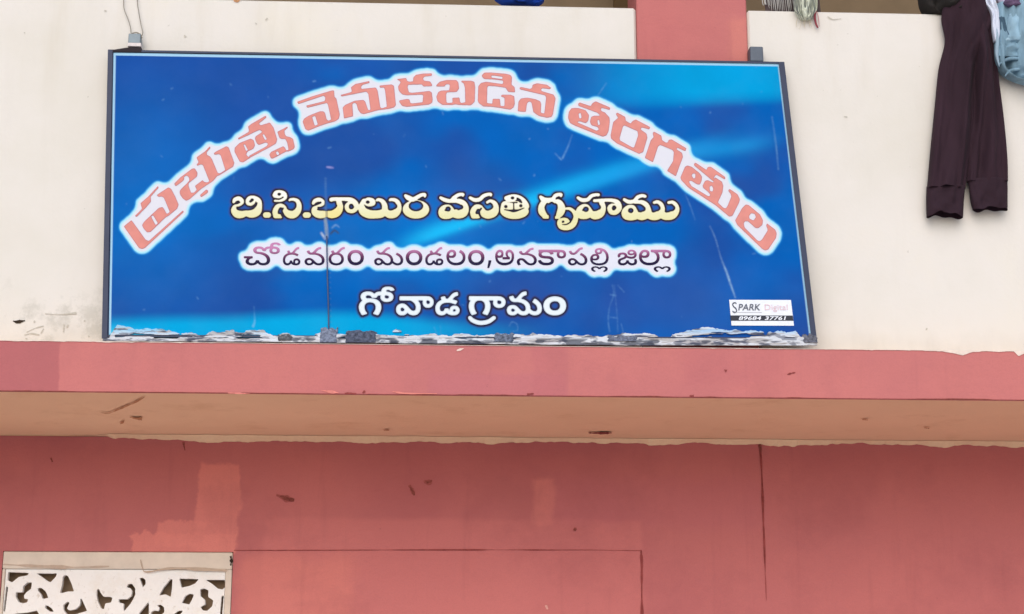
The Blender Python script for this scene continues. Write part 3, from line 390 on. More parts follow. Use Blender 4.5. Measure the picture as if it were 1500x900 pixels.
 "690.5,377.6 690.7,379.5 691.3,381.1 692.3,382.6 693.7,383.7 695.4,384.4 697.6,384.6 699.1,384.5 700.4,384.2 701.5,383.7 702.5,383 703.3,382.2 703.9,381.2 704.4,380.1 704.7,378.9 704.7,377.6 704.5,375.8 703.9,374.1 702.9,372.7 701.4,371.6 699.7,370.9 697.6,370.7 696.1,370.8 694.9,371.1 693.7,371.6 692.7,372.3 691.9,373.1 691.3,374.1 690.8,375.2 690.5,376.3",
 "719.7,381.5 720,382 719.7,383.1 719.4,384.3 719.1,385.6 718.7,386.9 718.3,388.1 717.9,389.4 717.4,390.6 717,391.8 716.5,393 713.6,393 713.9,391.8 714.1,390.5 714.4,389.2 714.6,387.8 714.9,386.5 715.1,385.1 715.3,383.8 715.5,382.6 715.6,381.5",
 "738.8,389 736.6,388.9 734.6,388.6 732.8,388 731.2,387.3 729.8,386.4 728.6,385.3 727.6,384.1 726.7,382.7 726.1,381.2 725.7,379.6 725.4,378 725.3,376.2 725.4,374.2 725.7,372.3 726.2,370.7 726.9,369.3 727.8,368.1 728.8,367.2 729.9,366.5 731.2,366.1 732.5,366 733.5,366.1 734.4,366.3 735.2,366.7 735.9,367.3 736.5,368 737,368.8 737.3,369.7 737.5,370.7 737.6,371.9 737.5,373.1 737.3,374.2 736.9,375.2 736.4,376 735.8,376.8 735,377.4 734.1,377.8 733,378.1 731.7,378.1 730.5,378 729.5,377.7 728.5,377.1 727.6,376.4 726.9,375.7 726.4,375.1 727.2,372 727.5,372.4 727.8,372.8 728.1,373.2 728.5,373.6 729,374 729.5,374.3 730.1,374.6 730.7,374.7 731.5,374.8 732.3,374.7 733,374.4 733.6,374 734,373.5 734.3,372.8 734.4,372 734.3,371.3 734.1,370.6 733.8,370.1 733.4,369.7 732.9,369.5 732.3,369.4 731.3,369.6 730.4,370.2 729.6,371.1 729,372.4 728.7,373.9 728.6,375.7 728.6,376.4 728.7,377.8 729,379.2 729.6,380.6 730.4,381.8 731.5,382.9 732.9,383.8 734.5,384.5 736.5,384.9 738.9,385.1 742.2,384.8 744.9,384.1 747,382.8 748.5,381 749.3,378.6 749.6,375.6 749.6,374.6 749.4,373.6 749.2,372.7 748.9,371.9 748.5,371.1 748,370.5 747.4,370.1 746.8,369.8 746,369.7 745.4,369.8 744.9,370 744.4,370.4 744.1,370.9 743.8,371.6 743.7,372.5 743.8,373.6 744.1,374.5 744.6,375.2 745.3,375.9 746.1,376.5 747,376.9 747,380.3 735.9,380.3 735.9,376.7 743.4,376.7 743,377 742.3,376.4 741.7,375.7 741.2,374.8 740.8,373.9 740.6,372.9 740.6,371.8 740.6,370.8 740.8,369.9 741.1,369 741.6,368.2 742.2,367.5 743,366.8 743.9,366.4 744.9,366.1 746.1,366 747.4,366.1 748.6,366.6 749.7,367.2 750.7,368.2 751.5,369.3 752.2,370.7 752.7,372.2 753,373.9 753.1,375.7 753,377.9 752.7,379.8 752.1,381.6 751.4,383.1 750.5,384.5 749.3,385.7 748,386.7 746.5,387.5 744.8,388.2 743,388.6 741,388.9",
 "777.5,389 776.1,388.9 774.9,388.7 773.8,388.4 772.7,388 771.7,387.5 770.7,386.8 769.7,386 768.6,385 767.4,383.9 766.8,383.3 766.3,382.8 765.8,382.4 765.4,382 765,381.8 764.7,381.6 764.3,381.5 763.9,381.4 763.4,381.4 762.8,381.4 762.3,381.6 761.8,382 761.5,382.4 761.3,382.9 761.2,383.5 761.3,384.3 761.4,385 761.7,385.7 762.1,386.5 762.7,387.2 763.3,387.9 759.2,389 758.6,388.2 758,387.3 757.6,386.4 757.3,385.5 757.1,384.5 757,383.5 757.1,382.5 757.4,381.7 757.8,380.8 758.4,380.1 759.2,379.5 760.1,379 761.1,378.6 762.2,378.4 763.4,378.3 764.6,378.4 765.6,378.6 766.5,378.8 767.3,379.2 768.1,379.6 768.9,380.2 769.6,380.8 770.4,381.5 771.2,382.3 772,383.1 772.8,383.8 773.5,384.4 774.2,384.9 774.8,385.3 775.5,385.5 776.2,385.7 776.9,385.9 777.7,385.9 779,385.8 780.1,385.4 781,384.8 781.7,384 782,383 782.2,381.7 782.1,380.5 781.7,379.4 781.2,378.4 780.4,377.5 779.5,376.6 778.4,375.9 777.2,375.3 775.8,374.7 774.2,374.3 772.6,374 770.8,373.8 768.9,373.8 766.7,373.8 771.3,370.9 774.3,371.3 777,371.9 779.5,372.7 781.5,373.7 783.2,375 784.6,376.4 785.6,378 786.2,379.8 786.4,381.6 786.3,383.1 785.9,384.3 785.4,385.5 784.6,386.5 783.6,387.4 782.4,388.1 781,388.6 779.3,388.9",
 "766.7,373.8 765.8,373.7 764.8,373.6 764,373.4 763.1,373 762.4,372.5 761.7,371.8 761,371 760.4,370 759.9,368.7 764.2,367.7 764.6,368.8 765,369.7 765.4,370.3 765.9,370.6 766.4,370.9 767,370.9 767.6,370.9 768.1,370.7 768.7,370.5 769.2,370.1 770,369.5 770.8,368.7 772.3,367.2 773.3,366.3 774.3,365.4 775.1,364.8 776,364.2 777,363.8 777.9,363.4 779,363.2 780.2,363.1 781.5,363 781.8,366 780.8,366.1 779.9,366.2 779.1,366.4 778.4,366.6 777.8,367 777.2,367.4 776.5,367.9 775.9,368.5 775.1,369.2 774,370.3 773.2,371 772.5,371.7 771.7,372.2 770.9,372.7 770.2,373.1 769.4,373.4 768.5,373.6 767.6,373.7",
 "800.1,389 798,388.9 796.1,388.7 794.3,388.2 792.7,387.7 791.3,386.9 790.1,385.9 789.1,384.8 788.3,383.5 787.7,382 792.3,380.8 792.7,381.7 793.2,382.5 793.7,383.1 794.4,383.7 795.2,384.2 796.1,384.6 797.3,384.9 798.6,385.1 800.2,385.1 801.8,385.1 803.1,384.9 804.2,384.7 805,384.4 805.7,384.1 806.2,383.7 806.6,383.2 806.8,382.7 806.9,382.1 806.8,381.5 806.7,381 806.4,380.6 806.1,380.2 805.5,379.9 804.9,379.6 804.1,379.4 803.1,379.2 801.9,379.1 798.6,378.9 796.8,378.7 795.3,378.5 793.9,378.3 792.7,377.9 791.6,377.5 790.7,376.9 790.1,376.4 789.6,375.8 789.2,375.1 788.9,374.3 788.7,373.5 788.6,372.5 788.8,371.3 789.3,370.2 790.1,369.3 791.2,368.6 792.6,367.9 794.1,367.5 795.8,367.2 797.6,367 799.5,366.9 801.5,366.9 803.3,367.1 804.9,367.3 806.3,367.7 807.6,368.2 808.7,368.9 809.6,369.8 810.4,370.9 811.1,372.3 806.5,373.3 806.1,372.6 805.7,371.9 805.2,371.3 804.6,370.8 803.9,370.4 803,370.1 802,369.9 800.8,369.7 799.4,369.7 797.9,369.7 796.7,369.9 795.7,370.1 794.9,370.3 794.3,370.7 793.8,371.1 793.5,371.5 793.3,372 793.3,372.5 793.4,373.2 793.7,373.7 794.3,374.2 795.2,374.6 796.6,374.9 798.4,375.1 802.4,375.3 804,375.5 805.5,375.7 806.7,376 807.7,376.3 808.6,376.8 809.3,377.3 810,377.9 810.6,378.6 811,379.3 811.3,380.2 811.5,381.1 811.6,382 811.4,383.5 811,384.7 810.2,385.9 809.2,386.8 807.9,387.6 806.4,388.2 804.5,388.7 802.5,388.9",
 "822.2,378.9 821,378.8 820,378.7 819,378.4 818.2,378 817.5,377.5 816.9,377 816.4,376.4 816.1,375.8 815.8,375.1 815.6,374.5 815.4,373.8 815.4,373.2 815.5,372.2 815.6,371.4 815.9,370.6 816.3,369.9 816.7,369.3 817.1,368.6 821.6,368.4 820.8,369.1 820.2,369.8 819.8,370.5 819.5,371.2 819.3,372 819.2,372.7 819.3,373.6 819.6,374.3 820.1,374.8 820.7,375.3 821.5,375.6 822.4,375.7 823.4,375.6 824.2,375.3 824.8,374.9 825.2,374.3 825.4,373.6 825.5,372.9 825.3,371.8 824.9,371 824.2,370.4 823.3,370 822.2,369.8 820.8,369.7 804.1,369.7 799.3,369.3 795.1,369.7 788.8,369.7 788.8,366 818.3,366 819.8,366 821.1,366.1 822.2,366.2 823.2,366.3 824.1,366.5 824.9,366.7 825.6,367 826.3,367.3 826.9,367.8 827.6,368.3 828.2,369 828.6,369.8 829,370.6 829.2,371.6 829.3,372.8 829.1,374.5 828.5,376 827.4,377.3 826,378.2 824.3,378.7",
 "852.1,389 850.8,388.9 849.5,388.7 848.5,388.4 847.4,387.9 846.5,387.3 845.5,386.6 844.6,385.8 843.6,384.8 842.6,383.8 841.8,383 841.1,382.3 840.5,381.8 839.9,381.5 839.2,381.3 838.4,381.2 837.7,381.3 837.1,381.5 836.5,381.8 836.1,382.3 835.8,382.9 835.7,383.6 835.8,384.3 836.1,384.9 836.5,385.4 837.1,385.8 837.9,386 838.7,386.1 839.6,386 840.4,385.8 841.1,385.4 841.7,384.8 842.3,384.1 842.7,383.2 845.3,385.6 844.7,386.2 844.1,386.8 843.5,387.3 842.9,387.8 842.2,388.2 841.4,388.6 840.6,388.8 839.6,389 838.4,389 837,388.9 835.7,388.6 834.6,388.2 833.8,387.6 833.1,386.9 832.6,386.2 832.2,385.3 832,384.4 831.9,383.6 832,382.5 832.3,381.6 832.8,380.8 833.4,380 834.2,379.4 835.1,378.9 836.1,378.6 837.2,378.3 838.3,378.3 839.3,378.3 840.3,378.5 841.2,378.7 842,379.1 842.8,379.5 843.6,380.1 844.4,380.8 845.3,381.6 846.2,382.6 847,383.3 847.7,384 848.4,384.6 849,385 849.6,385.3 850.2,385.6 850.8,385.7 851.5,385.8 852.3,385.9 853.5,385.7 854.5,385.4 855.3,384.8 855.9,384 856.3,382.9 856.4,381.7 856.3,380.4 856,379.2 855.4,378.1 854.7,377.2 853.8,376.3 852.8,375.5 851.6,374.8 850.4,374.2 849.1,373.6 851,370.6 852.8,371.3 854.4,372.2 855.8,373.2 857.2,374.3 858.3,375.5 859.2,376.8 859.9,378.3 860.4,379.8 860.5,381.4 860.4,382.9 860.1,384.3 859.5,385.5 858.8,386.5 857.8,387.4 856.7,388.1 855.3,388.6 853.8,388.9",
 "839.5,373.5 838.5,373.4 837.7,373.3 836.8,373.1 836,372.7 835.3,372.2 834.6,371.5 834,370.7 833.4,369.6 833,368.3 837,367.3 837.4,368.5 837.8,369.3 838.2,369.9 838.7,370.3 839.2,370.5 839.8,370.6 840.3,370.5 840.8,370.4 841.3,370.2 841.9,369.8 842.6,369.2 843.4,368.3 844.8,366.8 845.8,365.8 846.7,365 847.6,364.3 848.4,363.7 849.3,363.3 850.3,362.9 851.3,362.7 852.4,362.6 853.6,362.5 853.9,365.5 853,365.6 852.1,365.8 851.4,365.9 850.7,366.2 850.1,366.5 849.5,367 848.9,367.5 848.3,368.1 847.6,368.8 846.5,369.9 845.7,370.7 845,371.4 844.3,371.9 843.5,372.4 842.8,372.8 842,373.1 841.2,373.3 840.4,373.5",
 "877.5,389 874.8,388.9 872.4,388.5 870.3,387.9 868.5,387 867,386 865.9,384.7 865.1,383.2 864.6,381.5 864.4,379.7 864.5,378.2 864.9,376.9 865.5,375.7 866.3,374.6 867.2,373.7 868.3,373 869.6,372.5 870.9,372.2 872.3,372.1 873.5,372.2 874.5,372.3 875.4,372.7 876.2,373.1 876.8,373.7 877.3,374.3 877.7,375.1 877.9,375.9 878,376.7 877.9,377.7 877.7,378.6 877.3,379.4 876.7,380 876,380.6 875.1,381.1 874.1,381.4 872.9,381.6 871.5,381.7 870.6,381.7 869.8,381.5 869,381.3 868.2,381 867.6,380.7 867,380.4 866.4,380 866,379.6 865.6,379.3 866.5,376.8 866.8,377.1 867.1,377.4 867.5,377.8 867.9,378.1 868.4,378.4 869,378.7 869.6,378.9 870.4,379 871.2,379 872.1,379 872.9,378.8 873.6,378.5 874,378 874.3,377.5 874.4,376.9 874.3,376.3 874.1,375.8 873.8,375.4 873.3,375.1 872.8,374.9 872.1,374.8 871,375 870,375.4 869.1,376.1 868.5,377.1 868.1,378.2 868,379.5 868,380.1 868.1,381.2 868.4,382.2 869,383.1 869.8,383.9 870.8,384.6 872.1,385.2 873.6,385.6 875.5,385.8 877.6,385.9 879,385.8 880.4,385.7 881.6,385.5 882.8,385.1 883.9,384.7 884.9,384.1 885.8,383.3 886.5,382.5 887.1,381.5 887.5,380.3 887.8,378.9 887.9,377.4 887.8,375.8 887.5,374.3 887,372.9 886.4,371.5 885.6,370.3 884.6,369.2 883.5,368.3 882.2,367.4 880.8,366.8 880.7,366.7 880.5,366.7 880.3,366.6 880.2,366.6 880,366.6 879.8,366.6 879.5,366.5 879.1,366.4 878.7,366.3 878.4,366.3 877.9,366.2 877.5,366.2 876.6,366.3 875.9,366.5 875.3,366.7 874.9,367.1 874.6,367.6 874.5,368.1 874.6,368.6 874.8,369.1 875.1,369.5 875.5,369.7 876,369.9 876.7,369.9 877.4,369.9 877.9,369.7 878.4,369.5 878.8,369.1 879.1,368.6 879.1,367.9 879.1,367.3 878.9,366.8 878.7,366.3 878.4,365.8 878,365.4 877.7,365.1 880.8,364.6 881.2,365.1 881.5,365.7 881.8,366.3 882,366.9 882.2,367.5 882.2,368.2 882.1,369.4 881.6,370.5 880.8,371.4 879.7,372.1 878.3,372.5 876.7,372.6 875.5,372.5 874.5,372.3 873.6,371.9 872.8,371.5 872.2,370.9 871.8,370.3 871.5,369.6 871.3,368.9 871.2,368.2 871.3,367.3 871.6,366.5 872,365.7 872.7,365 873.4,364.5 874.4,364.1 875.4,363.8 876.6,363.6 878,363.5 879.5,363.6 881.1,363.8 882.5,364.2 883.8,364.7 885.1,365.4 886.3,366.1 887.4,367 888.3,368 889.2,369.1 889.9,370.3 890.6,371.6 891.1,372.9 891.4,374.3 891.6,375.8 891.7,377.3 891.6,379.2 891.3,380.9 890.8,382.5 890.1,383.8 889.2,385.1 888.1,386.1 886.8,387 885.3,387.7 883.7,388.3 881.8,388.7 879.8,388.9",
 "925.9,389 924.9,389 923.9,388.8 923,388.6 922.2,388.3 921.4,387.9 920.8,387.4 920.1,386.8 919.5,386.1 918.9,385.3 919.7,385.3 919,386.2 918.2,386.9 917.5,387.6 916.7,388 915.9,388.4 915,388.7 914.1,388.9 913,389 911.9,389 910.5,388.9 909.1,388.7 908,388.3 907.1,387.7 906.3,387.1 905.7,386.4 905.3,385.5 905,384.7 904.9,383.8 905,382.8 905.2,381.9 905.6,381.2 906.1,380.5 906.8,379.9 907.7,379.3 908.7,378.8 909.9,378.3 911.2,377.8 912.3,377.5 913.2,377.1 913.9,376.7 914.5,376.2 914.8,375.6 914.9,374.9 914.9,374.6 914.8,374.3 914.6,373.9 914.4,373.7 914.1,373.4 913.7,373.2 913.2,373.1 912.6,373 911.9,373 910.9,373.1 910.1,373.2 909.4,373.6 909,374 908.7,374.5 908.6,375.1 908.6,375.4 908.7,375.7 908.8,376 908.9,376.3 908.9,376.5 909,376.6 905.5,377.5 905.2,377.1 905.1,376.7 904.9,376.2 904.8,375.7 904.7,375.2 904.7,374.7 904.8,373.9 905,373.2 905.5,372.5 906.1,371.8 906.8,371.2 907.8,370.8 909,370.4 910.4,370.2 912,370.1 913.6,370.2 914.9,370.4 916.1,370.8 917,371.4 917.7,372 918.2,372.7 918.5,373.4 918.7,374.2 918.8,374.9 918.7,375.8 918.5,376.6 918.2,377.3 917.7,377.9 917.1,378.5 916.3,379 915.4,379.5 914.2,380 913,380.4 911.7,380.9 910.6,381.3 909.8,381.8 909.3,382.3 908.9,382.9 908.8,383.6 908.9,384.2 909.2,384.8 909.7,385.2 910.3,385.5 911.1,385.7 912.2,385.8 913.3,385.7 914.2,385.5 915.1,385.2 915.7,384.8 916.3,384.3 916.7,383.8 917.1,383.1 917.3,382.4 917.4,381.6 921.1,381.6 921.4,383 921.9,384 922.6,384.8 923.5,385.3 924.6,385.7 925.7,385.8 926.8,385.7 927.8,385.5 928.5,385.1 928.9,384.5 929.2,383.9 929.3,383.2 929.3,382.6 929.2,382.1 929.1,381.7 928.9,381.2 928.6,380.8 928.4,380.4 931.9,379.2 932.3,379.8 932.6,380.4 932.9,381.2 933.1,381.9 933.3,382.7 933.3,383.5 933.2,384.6 932.9,385.6 932.5,386.4 931.8,387.2 931,387.8 930,388.3 928.8,388.7 927.4,388.9",
 "925,379.4 923.5,379.3 922.1,379.1 920.9,378.8 919.8,378.4 918.7,377.9 917.9,377.4 917.1,376.7 916.5,376.1 915.9,375.5 917.4,373.1 918.3,374.1 919.4,374.9 920.7,375.6 922.1,376 923.5,376.3 925,376.4 926.2,376.3 927.3,376 928.1,375.5 928.7,374.9 929.1,374 929.2,373 929.2,372.7 929.2,372.1 929,371.4 928.8,370.8 928.4,370.2 927.9,369.6 927.3,369.2 926.6,368.8 925.8,368.6 924.9,368.5 924.1,368.6 923.5,368.7 923,368.9 922.6,369.2 922.4,369.6 922.3,370.1 922.3,370.5 922.5,370.8 922.7,371.1 922.9,371.3 923.2,371.4 923.6,371.5 923.9,371.6 924.3,371.6 924.6,371.6 925.7,371.6 926.6,371.3 927.4,370.9 928.1,370.3 928.7,369.7 929.4,369 930.9,371 930.5,371.5 930,372 929.5,372.4 928.9,372.9 928.2,373.3 927.5,373.7 926.6,373.9 925.6,374.1 924.5,374.2 923,374.1 921.7,373.7 920.6,373.2 919.7,372.5 919.2,371.5 919,370.2 919.2,369 919.7,368 920.5,367.2 921.7,366.5 923.2,366.1 924.9,366 926.5,366.1 927.9,366.4 929.2,367 930.2,367.7 931.1,368.5 931.8,369.5 932.3,370.6 932.6,371.8 932.7,373 932.6,374.1 932.3,375.2 931.8,376.3 931.2,377.2 930.3,377.9 929.3,378.6 928.1,379 926.6,379.3",
 "951.2,389 948.1,388.8 945.3,388.3 942.8,387.4 940.7,386.1 939,384.6 937.6,382.9 936.7,380.9 936.1,378.7 935.9,376.3 936,374.3 936.4,372.4 937.1,370.7 938,369.3 939.1,368.2 940.4,367.2 941.8,366.5 943.4,366.1 945.1,366 946.4,366.1 947.5,366.3 948.6,366.7 949.5,367.3 950.2,368 950.8,368.8 951.2,369.8 951.5,370.8 951.6,371.9 951.5,373.1 951.2,374.2 950.8,375.2 950.1,376 949.3,376.8 948.3,377.4 947.1,377.8 945.7,378.1 944.1,378.1 943.1,378.1 942.1,377.9 941.2,377.6 940.3,377.3 939.6,376.9 938.9,376.4 938.3,376 937.7,375.5 937.3,375.1 938.3,372 938.7,372.4 939,372.8 939.5,373.2 940,373.6 940.5,374 941.2,374.3 942,374.6 942.8,374.7 943.7,374.8 944.8,374.7 945.7,374.4 946.5,374 947,373.5 947.3,372.8 947.4,372 947.3,371.3 947.1,370.6 946.7,370.1 946.2,369.7 945.5,369.5 944.8,369.4 943.5,369.6 942.3,370.2 941.4,371.1 940.6,372.3 940.2,373.8 940.1,375.6 940.1,376.5 940.1,377.6 940.4,378.7 940.7,379.7 941.2,380.7 941.9,381.6 942.7,382.5 943.7,383.2 944.8,383.8 946.1,384.4 947.6,384.8 949.3,385 951.2,385.1 953.2,385 955.1,384.7 956.8,384.3 958.3,383.6 959.6,382.7 960.7,381.7 961.4,380.4 961.9,379 962,377.3 961.8,375.5 961.3,373.8 960.3,372.4 959.1,371.2 957.6,370.1 955.9,369.4 961.3,368.2 962.8,369.3 964.1,370.6 965.1,372.1 965.9,373.7 966.3,375.5 966.4,377.3 966.3,379.4 965.8,381.4 964.9,383.2 963.7,384.9 962,386.3 960,387.4 957.5,388.3 954.6,388.8",
 "976.7,378.9 975.6,378.8 974.5,378.7 973.6,378.4 972.8,378 972.2,377.5 971.6,377 971.1,376.4 970.8,375.8 970.5,375.1 970.3,374.5 970.2,373.8 970.1,373.2 970.2,372.2 970.4,371.4 970.6,370.6 971,369.9 971.3,369.3 971.8,368.6 976.1,368.4 975.4,369.1 974.8,369.8 974.4,370.5 974.1,371.2 973.9,372 973.8,372.7 973.9,373.6 974.2,374.3 974.6,374.8 975.2,375.3 976,375.6 976.9,375.7 977.8,375.6 978.6,375.3 979.1,374.9 979.5,374.3 979.7,373.6 979.8,372.9 979.7,371.8 979.3,371 978.6,370.4 977.7,370 976.6,369.8 975.3,369.7 953.3,369.7 953.3,366 973,366 974.4,366 975.6,366.1 976.6,366.2 977.6,366.3 978.5,366.5 979.2,366.7 979.9,367 980.6,367.3 981.2,367.8 981.9,368.3 982.4,369 982.9,369.8 983.2,370.6 983.4,371.6 983.5,372.8 983.3,374.5 982.7,376 981.7,377.3 980.3,378.2 978.7,378.7",
 "872.2,390.3 873.7,390.4 874.9,390.6 876,390.9 876.9,391.4 877.7,391.9 878.4,392.6 877.7,392.6 878.4,391.9 879.3,391.4 880.2,390.9 881.2,390.6 882.4,390.4 883.9,390.3 885.2,390.4 886.4,390.5 887.4,390.8 888.3,391.2 889,391.6 889.6,392.1 890.1,392.7 890.3,393.3 890.4,393.9 890.3,394.7 890.1,395.3 889.7,395.9 889.1,396.5 888.5,397 887.8,397.5 887.1,397.9 886.4,398.3 885.6,398.7 882.9,397.3 883.9,396.8 884.8,396.3 885.6,395.8 886.2,395.3 886.5,394.7 886.6,394.1 886.6,393.6 886.3,393.2 885.9,392.8 885.3,392.5 884.5,392.4 883.6,392.3 882.6,392.4 881.7,392.6 881,392.9 880.5,393.4 880.1,393.9 879.8,394.5 876.2,394.5 876,393.9 875.6,393.4 875.1,392.9 874.3,392.6 873.5,392.4 872.4,392.3 871.5,392.4 870.8,392.5 870.2,392.8 869.8,393.2 869.5,393.6 869.5,394.1 869.6,394.7 869.9,395.2 870.5,395.8 871.2,396.3 872.1,396.7 873.2,397.2 870.5,398.7 869.7,398.3 869,397.9 868.2,397.4 867.5,397 866.9,396.4 866.4,395.9 866,395.3 865.8,394.6 865.7,393.9 865.8,393.3 866,392.7 866.5,392.1 867.1,391.6 867.8,391.2 868.7,390.8 869.8,390.5 870.9,390.4",
 "964.2,390.3 965.7,390.4 966.9,390.6 968,390.9 968.9,391.4 969.7,391.9 970.5,392.6 969.7,392.6 970.5,391.9 971.3,391.4 972.3,390.9 973.3,390.6 974.6,390.4 976,390.3 977.4,390.4 978.6,390.5 979.6,390.8 980.6,391.2 981.3,391.6 981.9,392.1 982.3,392.7 982.6,393.3 982.7,393.9 982.6,394.7 982.4,395.3 982,395.9 981.4,396.5 980.8,397 980.1,397.5 979.3,397.9 978.6,398.3 977.8,398.7 975.1,397.3 976.1,396.8 977,396.3 977.8,395.8 978.4,395.3 978.8,394.7 978.9,394.1 978.8,393.6 978.5,393.2 978.1,392.8 977.5,392.5 976.7,392.4 975.7,392.3 974.7,392.4 973.9,392.6 973.2,392.9 972.6,393.4 972.2,393.9 971.9,394.5 968.3,394.5 968,393.9 967.6,393.4 967.1,392.9 966.3,392.6 965.4,392.4 964.3,392.3 963.4,392.4 962.7,392.5 962.1,392.8 961.7,393.2 961.4,393.6 961.3,394.1 961.4,394.7 961.8,395.2 962.4,395.8 963.2,396.3 964.1,396.7 965.1,397.2 962.4,398.7 961.6,398.3 960.8,397.9 960.1,397.4 959.4,397 958.7,396.4 958.2,395.9 957.8,395.3 957.6,394.6 957.5,393.9 957.6,393.3 957.9,392.7 958.3,392.1 958.9,391.6 959.7,391.2 960.6,390.8 961.6,390.5 962.8,390.4",
]
